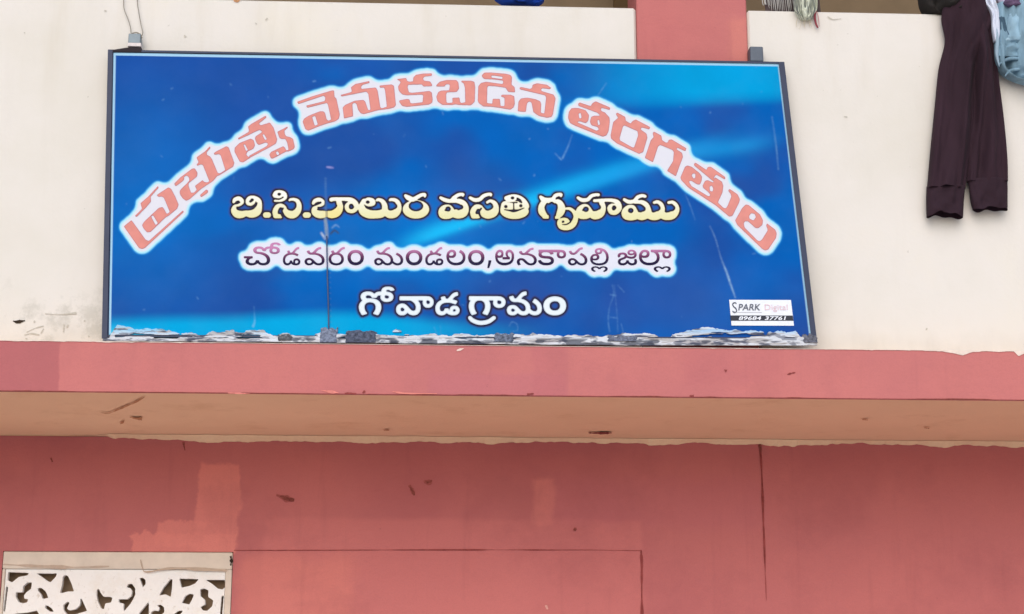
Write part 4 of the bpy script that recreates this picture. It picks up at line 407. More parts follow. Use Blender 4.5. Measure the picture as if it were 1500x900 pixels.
LINE_VILLAGE = [
 "542.2,437.7 545.4,437.9 548.2,438.4 550.7,439.1 552.9,440.2 554.8,441.6 556.3,443.2 557.3,445 558,447.2 558.2,449.5 558.1,451.4 557.9,453.1 557.5,454.7 557,456.1 556.5,457.5 555.8,458.7 555.1,459.8 554.4,460.9 553.7,461.9 546.5,459.6 547.2,458.8 547.8,458 548.5,457.1 549.1,456.1 549.6,455.1 550.1,454 550.4,452.8 550.6,451.6 550.7,450.2 550.6,448.9 550.3,447.7 549.9,446.5 549.2,445.4 548.3,444.5 547.2,443.7 545.7,443.1 544,442.8 542,442.6 540.3,442.7 538.8,443.1 537.5,443.6 536.3,444.3 535.3,445.1 534.5,446.2 534,447.4 533.6,448.7 533.5,450.1 533.7,452 534.1,453.7 534.7,455.3 535.6,456.8 536.6,458.3 537.8,459.6 530.5,461.9 529.3,460.2 528.2,458.3 527.3,456.4 526.6,454.3 526.1,452.2 526,450 526.2,447.8 526.8,445.8 527.8,443.9 529.3,442.2 531.1,440.7 533.3,439.4 535.9,438.5 538.9,437.9",
 "566.7,442.2 565,442.2 563.5,442 562.3,441.6 561.2,441.2 560.3,440.6 559.5,440 558.9,439.3 558.4,438.6 558,437.9 557.8,437.2 557.7,436.5 557.6,435.9 557.7,434.7 558,433.7 558.4,432.8 558.9,432 559.4,431.3 560,430.6 566.1,430.7 565.2,431.4 564.5,432.1 564,432.8 563.5,433.5 563.3,434.3 563.2,435.2 563.3,436 563.6,436.6 564.2,437.2 564.9,437.7 565.7,437.9 566.8,438 567.9,437.9 568.8,437.7 569.5,437.3 569.9,436.7 570.2,436.1 570.3,435.4 570.1,434.5 569.6,433.8 568.8,433.2 567.7,432.9 566.4,432.6 564.8,432.6 556.5,432.6 555.1,432.7 553.9,433 553,433.5 552.3,434.2 551.8,435.1 551.5,436.2 544.9,436.2 544.5,435.2 543.9,434.3 543.2,433.5 542.3,433 541.1,432.7 539.7,432.6 538.9,432.6 537.9,432.6 537.1,432.9 536.3,433.3 535.8,433.8 535.5,434.5 535.3,435.2 535.4,435.7 535.5,436.2 535.8,436.6 536.1,436.9 536.6,437.2 537.1,437.4 537.8,437.6 538.5,437.7 539.3,437.7 541.3,437.7 541.3,442.5 539.7,442.5 537.5,442.4 535.6,442.1 533.8,441.6 532.3,440.9 531,440 529.9,438.9 529.2,437.7 528.7,436.3 528.5,434.8 528.8,432.9 529.7,431.1 531.2,429.7 533.2,428.6 535.7,427.9 538.5,427.7 539.2,427.7 540.8,427.8 542.2,427.9 543.5,428.2 544.7,428.6 545.7,429.1 546.6,429.8 547.4,430.5 548,431.2 548.5,432.1 547.9,432 548.4,431.2 549,430.5 549.8,429.8 550.6,429.2 551.6,428.7 552.8,428.3 554.2,428 555.9,427.8 557.8,427.7 561.5,427.7 564,427.7 566.2,427.9 568.1,428.1 569.8,428.4 571.4,428.9 572.7,429.7 573.7,430.3 574.5,431 575.1,431.9 575.6,432.9 575.9,434 576,435.3 575.7,437.2 574.9,438.9 573.5,440.3 571.7,441.4 569.4,442",
 "568.5,420.5 570.9,420.6 572.9,421.1 574.6,421.7 576,422.7 577.1,423.9 578,425.2 572.3,426.4 572,426 571.7,425.7 571.4,425.4 571.1,425.1 570.7,424.9 570.2,424.7 569.7,424.6 569.2,424.5 568.6,424.5 567.6,424.6 566.8,424.8 566.1,425.1 565.6,425.5 565.3,426 565.2,426.6 565.3,427.2 565.5,427.7 565.8,428.2 566.3,428.7 567,429.2 567.8,429.7 562.1,431.4 561.3,430.7 560.6,430 560,429.1 559.5,428.2 559.2,427.2 559.1,426.2 559.2,425.1 559.6,424.2 560.1,423.3 561,422.5 562,421.8 563.3,421.3 564.8,420.8 566.5,420.6",
 "605.5,461.9 603.9,461.8 602.5,461.5 601.2,461.1 600,460.5 598.8,459.6 597.6,458.5 596.3,457.2 594.9,455.7 593.4,453.9 592.5,452.8 591.7,451.9 591.1,451.3 590.5,450.9 589.8,450.6 589,450.5 588.4,450.6 587.8,450.9 587.2,451.3 586.8,451.9 586.5,452.6 586.4,453.5 586.5,454.6 586.8,455.4 587.3,456 587.9,456.4 588.6,456.7 589.4,456.7 590.3,456.6 591.2,456.3 592,455.7 592.7,454.8 593.3,453.7 593.8,452.3 597.6,456.6 596.9,457.5 596.2,458.4 595.5,459.3 594.7,460 593.8,460.7 592.8,461.2 591.7,461.6 590.3,461.8 588.8,461.9 586.9,461.8 585.4,461.4 584,460.7 582.9,459.8 582,458.8 581.3,457.6 580.9,456.3 580.6,454.9 580.5,453.6 580.6,452 581,450.5 581.6,449.2 582.4,448 583.5,447.1 584.6,446.3 586,445.7 587.4,445.4 589,445.3 590.3,445.3 591.5,445.5 592.6,445.9 593.6,446.4 594.6,447 595.6,447.8 596.7,448.8 597.8,450 598.9,451.4 599.9,452.6 600.8,453.5 601.6,454.3 602.3,454.9 602.9,455.3 603.5,455.7 604.2,455.9 604.8,456 605.5,456 606.7,455.9 607.7,455.5 608.5,454.8 609.1,453.8 609.4,452.5 609.5,450.9 609.4,449 608.9,447.3 608.1,445.7 607.1,444.2 605.8,442.9 604.3,441.8 602.6,440.8 600.8,440 598.9,439.4 609.8,439.1 611,439.9 612,440.9 613,442 613.8,443.1 614.5,444.4 615.1,445.8 615.5,447.3 615.8,448.9 615.8,450.5 615.7,452.7 615.3,454.7 614.7,456.5 613.7,458.1 612.6,459.4 611.2,460.5 609.5,461.3 607.6,461.7",
 "627,450.9 625.7,450.8 624.4,450.6 623.4,450.2 622.4,449.7 621.7,449.1 621,448.4 620.5,447.6 620.1,446.8 619.8,446 619.6,445.2 619.5,444.4 619.5,443.7 619.5,442.4 619.7,441.2 620.1,440.3 620.5,439.4 620.9,438.5 621.4,437.7 626.6,438 625.9,438.7 625.3,439.5 624.8,440.3 624.5,441.1 624.2,442 624.2,443 624.3,443.8 624.5,444.6 625,445.3 625.6,445.8 626.3,446.1 627.1,446.1 628.1,446.1 628.8,445.8 629.4,445.3 629.8,444.7 630,444 630.1,443.2 630,442.2 629.6,441.3 628.9,440.7 628,440.3 626.8,440.1 625.5,440 585.4,440 585.4,434.5 621.7,434.5 623.5,434.5 625.1,434.6 626.5,434.7 627.7,434.8 628.8,435.1 629.7,435.3 630.6,435.7 631.4,436.2 632.2,436.8 633,437.5 633.6,438.3 634.2,439.3 634.6,440.4 634.8,441.6 634.9,443.1 634.7,445.2 634,447.1 632.8,448.7 631.3,449.9 629.3,450.7",
 "664.2,461.9 662.5,461.8 660.9,461.7 659.6,461.4 658.4,461 657.3,460.6 656.3,460 655.5,459.4 654.7,458.7 654,457.9 654.5,457.8 653.7,458.9 652.9,459.7 652.1,460.4 651.2,460.9 650.4,461.3 649.4,461.6 648.5,461.8 647.4,461.9 646.3,461.9 644,461.6 642,460.8 640.3,459.4 639,457.5 638.3,455.1 638,452.3 638.2,449.5 639,447.1 640.2,444.9 641.9,443 644,441.5 646.4,440.3 649.3,439.4 652.4,438.9 655.9,438.7 657.7,438.8 659.4,438.9 661.1,439.1 662.6,439.3 664.1,439.7 665.6,440.1 667,440.5 668.5,441.1 670,441.7 667.3,446.2 665.8,445.6 664.4,445 663.1,444.5 661.8,444.2 660.6,443.9 659.4,443.7 658.2,443.5 656.9,443.4 655.6,443.4 653.1,443.5 650.9,443.9 649.1,444.5 647.5,445.3 646.2,446.3 645.2,447.5 644.5,448.9 644.1,450.3 644,451.9 644.1,453.5 644.4,454.8 644.9,455.8 645.6,456.4 646.5,456.8 647.5,456.9 648.6,456.8 649.6,456.4 650.4,455.7 651,454.8 651.4,453.8 651.6,452.5 657,452.5 657.1,453.6 657.5,454.6 658,455.4 658.8,456.1 659.8,456.6 661.2,456.9 661.7,457 662.2,457.1 662.8,457.2 663.5,457.2 664.1,457.3 664.8,457.3 665.8,457.2 666.5,457 667.2,456.7 667.6,456.2 667.9,455.6 668,454.9 667.9,454.3 667.7,453.8 667.3,453.4 666.9,453.1 666.3,453 665.6,452.9 665,453 664.4,453.2 663.9,453.5 663.5,453.9 663.2,454.5 663.2,455.2 663.2,455.8 663.4,456.4 663.6,456.9 663.9,457.4 664.3,457.8 664.8,458.2 660.5,459.3 660,458.5 659.6,457.7 659.3,456.8 659,456 658.9,455.2 658.8,454.5 659.1,452.8 659.7,451.3 660.7,450.1 662.1,449.2 663.8,448.6 665.8,448.5 667.2,448.6 668.5,448.8 669.6,449.3 670.6,449.9 671.4,450.7 672.1,451.6 672.6,452.6 672.9,453.6 673,454.8 672.9,455.7 672.8,456.6 672.5,457.5 672.1,458.4 671.6,459.1 671,459.8 670.2,460.4 669.3,460.9 668.2,461.3 667,461.7 665.7,461.8",
 "654.1,443.1 652.8,443 651.6,442.8 650.5,442.4 649.5,441.9 648.5,441.2 647.7,440.2 647,439.1 646.4,437.7 645.8,436 651.7,434.5 652.1,435.9 652.5,437 652.9,437.8 653.4,438.3 654,438.6 654.7,438.7 655.2,438.7 655.7,438.5 656.2,438.2 656.8,437.7 657.4,437.1 658.2,436.2 660.1,433.9 661.2,432.7 662.2,431.6 663.2,430.8 664.2,430.1 665.3,429.5 666.4,429.1 667.6,428.8 669,428.6 670.5,428.5 670.8,433.3 669.8,433.4 668.8,433.6 668,433.8 667.3,434.1 666.5,434.5 665.9,435 665.2,435.6 664.5,436.3 663.8,437.2 662.4,438.9 661.7,439.7 660.9,440.4 660.1,441.1 659.3,441.6 658.3,442.1 657.4,442.5 656.4,442.8 655.3,443",
 "702.6,435.6 705.7,435.8 708.4,436.3 710.9,437 713,438.1 714.8,439.5 716.2,441.2 717.2,443.1 717.9,445.4 718.1,447.9 718,450 717.8,452 717.4,453.7 716.9,455.4 716.4,456.9 715.8,458.3 715.1,459.5 714.4,460.8 713.8,461.9 706.8,459.3 707.4,458.4 708.1,457.4 708.7,456.4 709.3,455.4 709.8,454.2 710.3,452.9 710.6,451.6 710.8,450.2 710.9,448.7 710.8,447.2 710.5,445.8 710.1,444.4 709.4,443.2 708.5,442.2 707.4,441.3 706.1,440.6 704.4,440.2 702.4,440.1 700.8,440.2 699.4,440.5 698.1,441.1 697,441.9 696,442.9 695.3,444.1 694.7,445.4 694.4,446.9 694.3,448.5 694.4,450.6 694.8,452.6 695.4,454.4 696.2,456.2 697.2,457.8 698.4,459.3 691.3,461.9 690.2,459.9 689.1,457.9 688.2,455.6 687.5,453.3 687.1,450.9 687,448.4 687.2,446.1 687.8,444 688.8,442 690.2,440.2 691.9,438.6 694,437.3 696.5,436.4 699.4,435.8",
 "731.3,451 729.7,451 728.3,450.7 727,450.3 726,449.8 725.1,449.2 724.4,448.5 723.8,447.7 723.3,446.9 723,446.1 722.8,445.3 722.6,444.5 722.6,443.7 722.7,442.5 722.9,441.3 723.3,440.3 723.8,439.4 724.3,438.6 724.8,437.8 730.8,438 729.9,438.8 729.3,439.6 728.7,440.3 728.3,441.1 728.1,442 728,443 728.1,443.9 728.4,444.7 728.9,445.3 729.6,445.8 730.4,446.1 731.4,446.2 732.5,446.1 733.3,445.9 734,445.4 734.5,444.8 734.7,444.1 734.8,443.3 734.7,442.2 734.2,441.4 733.4,440.8 732.4,440.4 731.1,440.1 729.6,440.1 687.2,440.1 687.2,434.5 725.2,434.5 727.3,434.5 729.1,434.6 730.7,434.7 732,434.8 733.3,435.1 734.4,435.3 735.4,435.7 736.3,436.2 737.2,436.8 738.1,437.5 738.8,438.3 739.5,439.3 739.9,440.4 740.2,441.7 740.3,443.1 740,445.3 739.2,447.2 737.9,448.8 736.1,450.1 733.9,450.8",
 "754.3,442.5 753,442.4 751.8,442.2 750.7,441.9 749.6,441.3 748.7,440.6 747.8,439.6 747.1,438.4 746.5,436.9 746,435.2 751.9,433.7 752.3,435.1 752.7,436.3 753.1,437.1 753.6,437.6 754.2,437.9 754.9,438 755.4,438 755.9,437.8 756.4,437.5 757,437 757.7,436.3 758.5,435.4 760.4,433.1 761.5,431.8 762.6,430.7 763.6,429.8 764.6,429.1 765.6,428.5 766.7,428.1 768,427.8 769.3,427.6 770.9,427.5 771.2,432.4 770.2,432.5 769.2,432.7 768.4,433 767.6,433.3 766.9,433.7 766.2,434.2 765.6,434.8 764.9,435.6 764.1,436.4 762.7,438.2 762,439 761.2,439.7 760.4,440.4 759.5,441 758.6,441.5 757.6,442 756.6,442.3 755.5,442.5",
 "766.6,461.9 765.2,461.8 763.8,461.6 762.6,461.2 761.4,460.6 760.2,459.9 759.1,459 757.9,457.8 756.5,456.5 755.1,454.9 754.2,453.9 753.5,453.2 752.8,452.6 752.2,452.3 751.6,452.1 750.9,452 750.3,452.1 749.7,452.3 749.1,452.6 748.7,453.2 748.4,453.8 748.4,454.6 748.4,455.5 748.7,456.2 749.2,456.7 749.8,457.1 750.5,457.3 751.3,457.4 752.1,457.3 752.9,457 753.7,456.5 754.4,455.7 755,454.7 755.4,453.5 759.1,457.3 758.4,458.1 757.7,458.9 757.1,459.6 756.3,460.3 755.5,460.8 754.5,461.3 753.4,461.6 752.1,461.8 750.6,461.9 748.9,461.8 747.4,461.4 746.1,460.9 745,460.1 744.2,459.2 743.5,458.1 743.1,457 742.8,455.8 742.7,454.6 742.8,453.2 743.2,452 743.8,450.8 744.6,449.8 745.5,449 746.7,448.3 748,447.8 749.3,447.5 750.8,447.4 752.1,447.5 753.2,447.6 754.3,447.9 755.3,448.4 756.2,448.9 757.2,449.6 758.2,450.5 759.3,451.6 760.4,452.8 761.3,453.8 762.2,454.6 762.9,455.3 763.6,455.8 764.2,456.2 764.8,456.5 765.4,456.6 766,456.7 766.7,456.8 767.8,456.7 768.7,456.3 769.5,455.7 770.1,454.8 770.4,453.7 770.5,452.4 770.4,451 770.1,449.7 769.6,448.5 768.9,447.4 768.1,446.3 767,445.4 765.8,444.6 764.4,443.9 762.9,443.3 761.1,442.9 759.3,442.6 757.3,442.5 754.2,442.5 762,438 764.9,438.7 767.5,439.5 769.9,440.7 771.9,442.1 773.6,443.7 774.9,445.5 775.8,447.5 776.4,449.6 776.6,452 776.4,453.9 776.1,455.6 775.4,457.2 774.6,458.6 773.5,459.7 772.1,460.7 770.5,461.4 768.7,461.8",
 "783.4,461.9 781.2,461.7 779.1,461.2 777.3,460.3 775.7,459.1 774.1,457.7 772.6,456.2 775.9,452.4 776.7,453.2 777.4,454 778.2,454.7 779,455.3 779.8,455.8 780.7,456.2 781.6,456.5 782.5,456.7 783.5,456.8 784.7,456.7 785.7,456.3 786.4,455.7 787,454.8 787.3,453.8 787.5,452.5 787.3,451 787,449.6 786.4,448.4 785.6,447.2 784.7,446.2 783.6,445.2 782.5,444.4 781.2,443.5 779.9,442.8 783.2,438 785.1,439 786.8,440.2 788.4,441.5 789.9,442.9 791.1,444.5 792.1,446.2 792.9,448 793.3,449.9 793.5,452 793.2,454.8 792.4,457.2 790.9,459.2 788.9,460.7 786.4,461.6",
 "796.3,448.4 796.5,445.9 797.2,443.6 798.3,441.4 799.9,439.5 801.8,437.9 804,436.6 806.6,435.6 809.5,435 812.7,434.8 816,435 818.9,435.6 821.5,436.6 823.7,437.9 825.6,439.5 827.1,441.4 828.1,443.6 828.8,445.9 829,448.4 828.8,450.9 828.1,453.2 827,455.3 825.5,457.2 823.7,458.8 821.4,460.1 818.8,461.1 815.9,461.7 812.6,461.9 809.4,461.7 806.5,461.1 803.9,460.1 801.6,458.8 799.8,457.2 798.3,455.3 797.2,453.1 796.5,450.8",
 "804.6,448.3 804.8,450.3 805.5,452 806.6,453.5 808.2,454.7 810.2,455.4 812.6,455.6 814.3,455.5 815.8,455.2 817.1,454.6 818.2,453.9 819.1,453 819.8,452 820.3,450.9 820.6,449.6 820.7,448.3 820.5,446.4 819.8,444.7 818.6,443.2 817,442 815,441.3 812.7,441.1 811,441.2 809.6,441.5 808.3,442.1 807.2,442.8 806.2,443.6 805.5,444.7 805,445.8 804.7,447",
]
# ------------------------------------------------------------------ ground
g = NT('ground_dust'); nz = g.noise(.7, 6); nz2 = g.noise(25, 4)
MG = g.done(g.mix(.3, g.ramp(nz, [(.3, (.64, .60, .55)), (.7, (.72, .68, .62))]), g.ramp(nz2, [(.3, (.62, .58, .53)), (.7, (.74, .70, .64))])), .95, nz2, .4, .02)
o = obj('ground', [(-120, -120, 0), (120, -120, 0), (120, 120, 0), (-120, 120, 0)], [[0, 1, 2, 3]], MG); tag(o, kind='structure')

# ------------------------------------------------------------------ building
def fas(px, py): return on_y(px, py, Y_FASCIA)
def wal(px, py): return on_y(px, py, Y_WALL)
def par(px, py): return on_y(px, py, Y_PARAPET)
def soff(px, py):
    d = ray(px, py); return CAM + d * ((Z_SOFFIT - 1.6) / d[..., 2:3])

# cream lime-washed parapet
t = NT('cream_paint'); big = t.noise(1.3, 5); fine = t.noise(60, 4); streak = t.noise(9, 4, .6, (1, 1, .12), 2)
c = t.ramp(big, [(.3, c3(222, 216, 206)), (.55, c3(228, 222, 215)), (.75, c3(229, 222, 210))])
c = t.mix(t.ramp(streak, [(.6, 0), (.85, .10)]), c, c3(196, 186, 170))
sp = t.noise(38, 2, .5, None, 5); c = t.mix(t.ramp(sp, [(.74, 0), (.79, .35)]), c, c3(150, 140, 125))
sp2 = t.noise(7, 5, .7, None, 8)
a, b = par(0, 495), par(152, 430)
low = t.patch(a[0] - 1, b[0] + .1, a[2] - .2, b[2], .12, .12, 4)
c = t.mix(t.math('MULTIPLY', low, t.ramp(sp2, [(.5, 0), (.62, .55)])), c, c3(188, 184, 174))
tr_ = t.noise(5, 5, .62, (1, 1, .35), 21)
drip = t.patch(-9, 9, Z_RAIL - .42, Z_RAIL + .2, .16, .16, 3, 1, 6)
c = t.mix(t.math('MULTIPLY', drip, t.ramp(streak, [(.5, 0), (.72, .16)])), c, c3(204, 192, 168))
base_ = t.patch(-9, 9, Z_LEDGE - .2, Z_LEDGE + .10, .05, .10, 5, 1, 2)
c = t.mix(t.math('MULTIPLY', base_, t.ramp(tr_, [(.35, .1), (.7, .45)])), c, c3(196, 190, 180))
c = t.mix(t.ramp(tr_, [(.52, 0), (.72, .16)]), c, c3(206, 200, 190))
M_CREAM = t.done(c, .9, t.math('ADD', t.math('MULTIPLY', fine, .8), t.math('MULTIPLY', tr_, 2.)), .22, .006)

def red_mat(name, base, light, dark, patches=()):
    t = NT(name); big = t.noise(1.1, 5, .55); mid = t.noise(5, 4, .6, (1, 1, .5), 4); fine = t.noise(70, 3)
    c = t.ramp(big, [(.3, dark), (.52, base), (.75, light)])
    c = t.mix(t.ramp(mid, [(.45, 0), (.8, .25)]), c, light)
    for (m, col) in patches: c = t.mix(t.patch(**m), c, col)
    sp = t.noise(24, 3, .6, None, 12); c = t.mix(t.ramp(sp, [(.76, 0), (.80, .5)]), c, tuple(np.array(dark) * .5))
    blot = t.noise(2.3, 6, .65, None, 31); c = t.mix(t.ramp(blot, [(.50, 0), (.66, .34)]), c, tuple(np.array(dark) * .84))
    fade = t.noise(3.1, 5, .6, (1, 1, .6), 44); c = t.mix(t.ramp(fade, [(.52, 0), (.70, .22)]), c, tuple(np.minimum(np.array(light) * 1.1, 1)))
    run = t.noise(13, 4, .6, (1, 1, .07), 52); c = t.mix(t.ramp(run, [(.58, 0), (.78, .24)]), c, tuple(np.array(dark) * .72))
    gr = t.noise(150, 2, .7, None, 3); c = t.mix(t.ramp(gr, [(.3, .10), (.55, 0)]), c, tuple(np.array(dark) * .6))
    trw = t.noise(7, 5, .65, (.5, 1, 1.4), 61)
    return t.done(c, .8, t.math('ADD', t.math('MULTIPLY', fine, .7), t.math('MULTIPLY', trw, 2.2)), .30, .006)
def pr(f, x0, x1, y0, y1, **k):
    a, b = f(x0, y1), f(x1, y0); d = dict(x0=float(a[0]), x1=float(b[0]), z0=float(a[2]), z1=float(b[2])); d.update(k); return d
PINK = np.array(c3(200, 119, 116))
M_FASCIA = red_mat('fascia_paint', PINK, c3(202, 121, 115), c3(188, 112, 113), [
    (pr(fas, -400, 90, 490, 590, soft=.006, wob=.012, wscale=9, fac=.8), c3(178, 100, 103)),
    (pr(fas, 628, 830, 548, 590, soft=.02, wob=.02, fac=.6, seed=1), c3(190, 112, 118)),
    (pr(fas, 780, 830, 490, 590, soft=.015, wob=.02, fac=.45, seed=2), c3(188, 108, 112)),
    (pr(fas, 1000, 1150, 505, 560, soft=.05, wob=.05, fac=.4, seed=3), c3(186, 106, 110))])
RED = np.array(c3(193, 112, 111))
M_WALL = red_mat('red_wall_paint', RED, c3(199, 116, 113), c3(186, 106, 107), [
    (pr(wal, 286, 352, 680, 812, soft=.012, wob=.045, wscale=9, fac=.72), c3(226, 136, 126)),
    (pr(wal, 193, 345, 782, 812, soft=.01, wob=.06, wscale=14, fac=.75, seed=5), c3(226, 136, 126)),
    (pr(wal, 228, 300, 765, 800, soft=.01, wob=.05, wscale=12, fac=.7, seed=6), c3(226, 136, 126)),
    (pr(wal, 782, 812, 700, 770, soft=.02, wob=.04, wscale=10, fac=.6, seed=2), c3(220, 132, 124)),
    (pr(wal, 380, 940, 762, 1000, soft=.02, wob=.02, fac=.4, seed=7), c3(216, 128, 123)),
    (pr(wal, 812, 1118, 700, 770, soft=.05, wob=.06, fac=.4, seed=3), c3(190, 108, 114)),
    (pr(wal, 345, 520, 815, 1000, soft=.05, wob=.08, fac=.5, seed=9), c3(224, 134, 122))])
M_PILLAR = red_mat('pillar_paint', PINK * .93, c3(198, 114, 112), c3(190, 108, 110),
    [(pr(par, 1072, 1096, 28, 90, soft=.03, wob=.04, wscale=8, fac=.6), c3(212, 130, 118))])
t = NT('tan_soffit_paint'); big = t.noise(1.2, 5); fine = t.noise(50, 4)
_st = t.ramp(t.noise(4.5, 6, .65, None, 15), [(.55, 0), (.72, .30)])
M_TAN = t.done(t.mix(_st, t.ramp(big, [(.3, (.86, .60, .37)), (.7, (.92, .65, .41))]), c3(206, 160, 112)), .9, t.math('ADD', fine, t.math('MULTIPLY', t.noise(6, 4, .6, None, 9), 2.)), .28, .006)
M_PLASTER = plain('bare_plaster_edge', (255, 226, 184), .9, .2, 0, .05, 40)
M_GRIME = plain('gap_shade', (128, 70, 62), .95, .1, 0, .3, 60)
M_CHIP = plain('chipped_red_paint', (138, 76, 70), .95, .1, 0, .35, 90)
M_CHIPF = plain('scuffed_red_paint', (168, 92, 88), .95, .1, 0, .2, 90)
M_GRIME_B = plain('black_grime', (60, 50, 42), .95, .1, 0, .3, 60)
M_BROWN = plain('balcony_brown', (150, 130, 106), .9, .2, 0, .12, 3)
M_BROWN_D = plain('balcony_door', (112, 88, 58), .7, .3, 0, .12, 3)
M_CEIL = plain('balcony_ceiling', (190, 175, 150), .9)

XL, XR = -7.0, 8.0
bld = thing('hostel_building', 'hostel front with cream balcony parapet, pink slab edge, tan soffit and red wall', 'building', (0, Y_WALL, 0))
zr = Z_RAIL
xp0, xp1 = float(par(933, 60)[0]), float(par(1095, 60)[0])
PW = .14
def slab(name, mat, x0, x1, y0, y1, z0, z1, lab=None, bev=.006): return box_obj(name, mat, bld, (x0, x1, y0, y1, z0, z1), bev, lab)
slab('parapet', M_CREAM, XL, xp0 - .002, Y_PARAPET, Y_PARAPET + PW, Z_LEDGE + .001, zr, bev=.012)
slab('parapet', M_CREAM, xp1 + .002, XR, Y_PARAPET, Y_PARAPET + PW, Z_LEDGE + .001, zr, bev=.012)
slab('pillar', M_PILLAR, xp0, xp1, Y_PARAPET - .006, Y_PARAPET + .34, Z_LEDGE + .001, zr + 1.75)
# slab edge with a slightly uneven lower arris
def strip_mesh(name, mat, f, xs, ytop, ybot, out, parent=bld, thick=.004, lab=None):
    """a raised strip lying on a facade plane, given by two sampled edges"""
    T = f(xs, ytop); B = f(xs, ybot); n = len(xs); o_ = np.array([0, -out, 0]); i_ = np.array([0, -out + thick, 0])
    V = np.concatenate([T + o_, B + o_, T + i_, B + i_]); F = []
    for k in range(n - 1):
        F += [[k, n + k, n + k + 1, k + 1], [k, k + 1, 2 * n + k + 1, 2 * n + k], [n + k + 1, n + k, 3 * n + k, 3 * n + k + 1]]
    return obj(name, V, F, mat, parent, label=lab)
slab('slab_edge', M_FASCIA, XL, XR, Y_FASCIA, Y_FASCIA + .016, Z_SOFFIT - .001, Z_LEDGE, bev=.004)
slab('balcony_slab', M_TAN, XL, XR, Y_FASCIA + .018, Y_WALL + 1.6, Z_SOFFIT + .004, Z_LEDGE - .004, bev=0)
# lower wall, built round the window opening
wx0, wx1 = float(wal(3, 830)[0]), float(wal(341, 830)[0]); wz1 = float(wal(170, 808)[2]); wz0 = wz1 - 1.22
for dims in ((XL, wx0, 0, Z_SOFFIT), (wx1, XR, 0, Z_SOFFIT), (wx0, wx1, wz1, Z_SOFFIT), (wx0, wx1, 0, wz0)):
    pass
bm = bmesh.new(); ym, yb = Y_WALL, Y_WALL + .23; zt = Z_SOFFIT + .002
def q(*p): bm.faces.new([bm.verts.new(v) for v in p])
xs_ = [XL, wx0, wx1, XR]; zs_ = [0, wz0, wz1, zt]
for i in range(3):
    for k in range(3):
        if i == 1 and k == 1: continue
        q((xs_[i], ym, zs_[k]), (xs_[i + 1], ym, zs_[k]), (xs_[i + 1], ym, zs_[k + 1]), (xs_[i], ym, zs_[k + 1]))
q((wx0, ym, wz0), (wx0, ym, wz1), (wx0, yb, wz1), (wx0, yb, wz0)); q((wx1, ym, wz0), (wx1, yb, wz0), (wx1, yb, wz1), (wx1, ym, wz1))
q((wx0, ym, wz1), (wx1, ym, wz1), (wx1, yb, wz1), (wx0, yb, wz1)); q((wx0, ym, wz0), (wx0, yb, wz0), (wx1, yb, wz0), (wx1, ym, wz0))
for x in (XL, XR): q((x, ym, 0), (x, ym, zt), (x, yb, zt), (x, yb, 0))
bmesh.ops.remove_doubles(bm, verts=bm.verts, dist=1e-5)
from_bm('lower_wall', bm, M_WALL, bld)
slab('room_back', M_BROWN, XL, XR, Y_WALL + 1.0, Y_WALL + 1.1, 0, Z_SOFFIT - .002)

# balcony interior seen over the rail
YB = Y_PARAPET + 1.5
slab('balcony_wall', M_BROWN, XL, XR, YB, YB + .2, Z_LEDGE + .001, zr + 1.75)
slab('balcony_ceiling', M_CEIL, XL, XR, Y_PARAPET - .35, YB + .2, zr + 1.752, zr + 1.9)
slab('roof_parapet', M_CREAM, XL, XR, Y_PARAPET - .35, Y_PARAPET - .2, zr + 1.902, zr + 2.5)
def bal(px, py=10): return on_y(px, py, YB)
d0, d1 = float(bal(1200)[0]), float(bal(1262)[0]); zd = Z_LEDGE + 2.1
door = box_obj('balcony_door', M_BROWN_D, bld, (d0, d1 + .35, YB - .03, YB - .002, Z_LEDGE + .002, zd))
fr = bmesh.new(); box(fr, d0 - .09, d0 - .002, YB - .06, YB - .002, Z_LEDGE + .002, zd + .09, .006); box(fr, d1 + .352, d1 + .44, YB - .06, YB - .002, Z_LEDGE + .002, zd + .09, .006); box(fr, d0 - .001, d1 + .351, YB - .06, YB - .002, zd + .002, zd + .09, .006)
from_bm('door_frame', fr, plain('door_frame_wood', (120, 100, 76), .7), door)
e0 = float(bal(898)[0])
slab('wall_rib', M_BROWN_D, e0, float(bal(932)[0]) + .2, YB - .05, YB - .003, Z_LEDGE + .002, zr + 1.74)

# pale ragged bead of plaster where the soffit paint stops short of the red wall
xs = np.linspace(-160, 1660, 460)
yt = np.interp(xs, [-160, 0, 130, 300, 1500, 1660], [629, 632, 637, 641.5, 649, 650]) - 3
wob = (fbm(xs / 14, xs * 0 + 3, 4) - .5) * 7 + (fbm(xs / 60, xs * 0 + 9, 3) - .5) * 7
w = np.interp(xs, [-160, 100, 140, 165, 185, 260, 420, 760, 800, 1500, 1660], [1.2, 1.0, 2.4, 7.5, 6.5, 7, 7, 6.6, 5.8, 6.6, 6.6])
# (a sloping fillet: its face looks down and out, so the bright yard lights it)
yb2 = yt + w + wob * np.clip(w / 8, .3, 1) + 1.5
Bt = wal(xs, yb2) - np.array([0, .006, 0]); dep = np.clip(w / 7, .12, 1) * (.075 + .03 * (fbm(xs / 22, xs * 0 + 6, 3) - .5))
Tp = np.stack([Bt[:, 0], Y_WALL - .006 - dep, np.full(len(xs), Z_SOFFIT + .002)], 1); Bk = np.stack([Bt[:, 0], np.full(len(xs), Y_WALL + .002), Bt[:, 2]], 1); Tk = Tp + np.array([0, 0, .003]); Tk[:, 1] = Y_WALL + .002
n_ = len(xs); F_ = []
for k in range(n_ - 1): F_ += [[k, n_ + k, n_ + k + 1, k + 1], [n_ + k + 1, n_ + k, 2 * n_ + k, 2 * n_ + k + 1], [k, k + 1, 3 * n_ + k + 1, 3 * n_ + k]]
obj('plaster_bead', np.concatenate([Tp, Bt, Bk, Tk]), F_, M_PLASTER, bld)
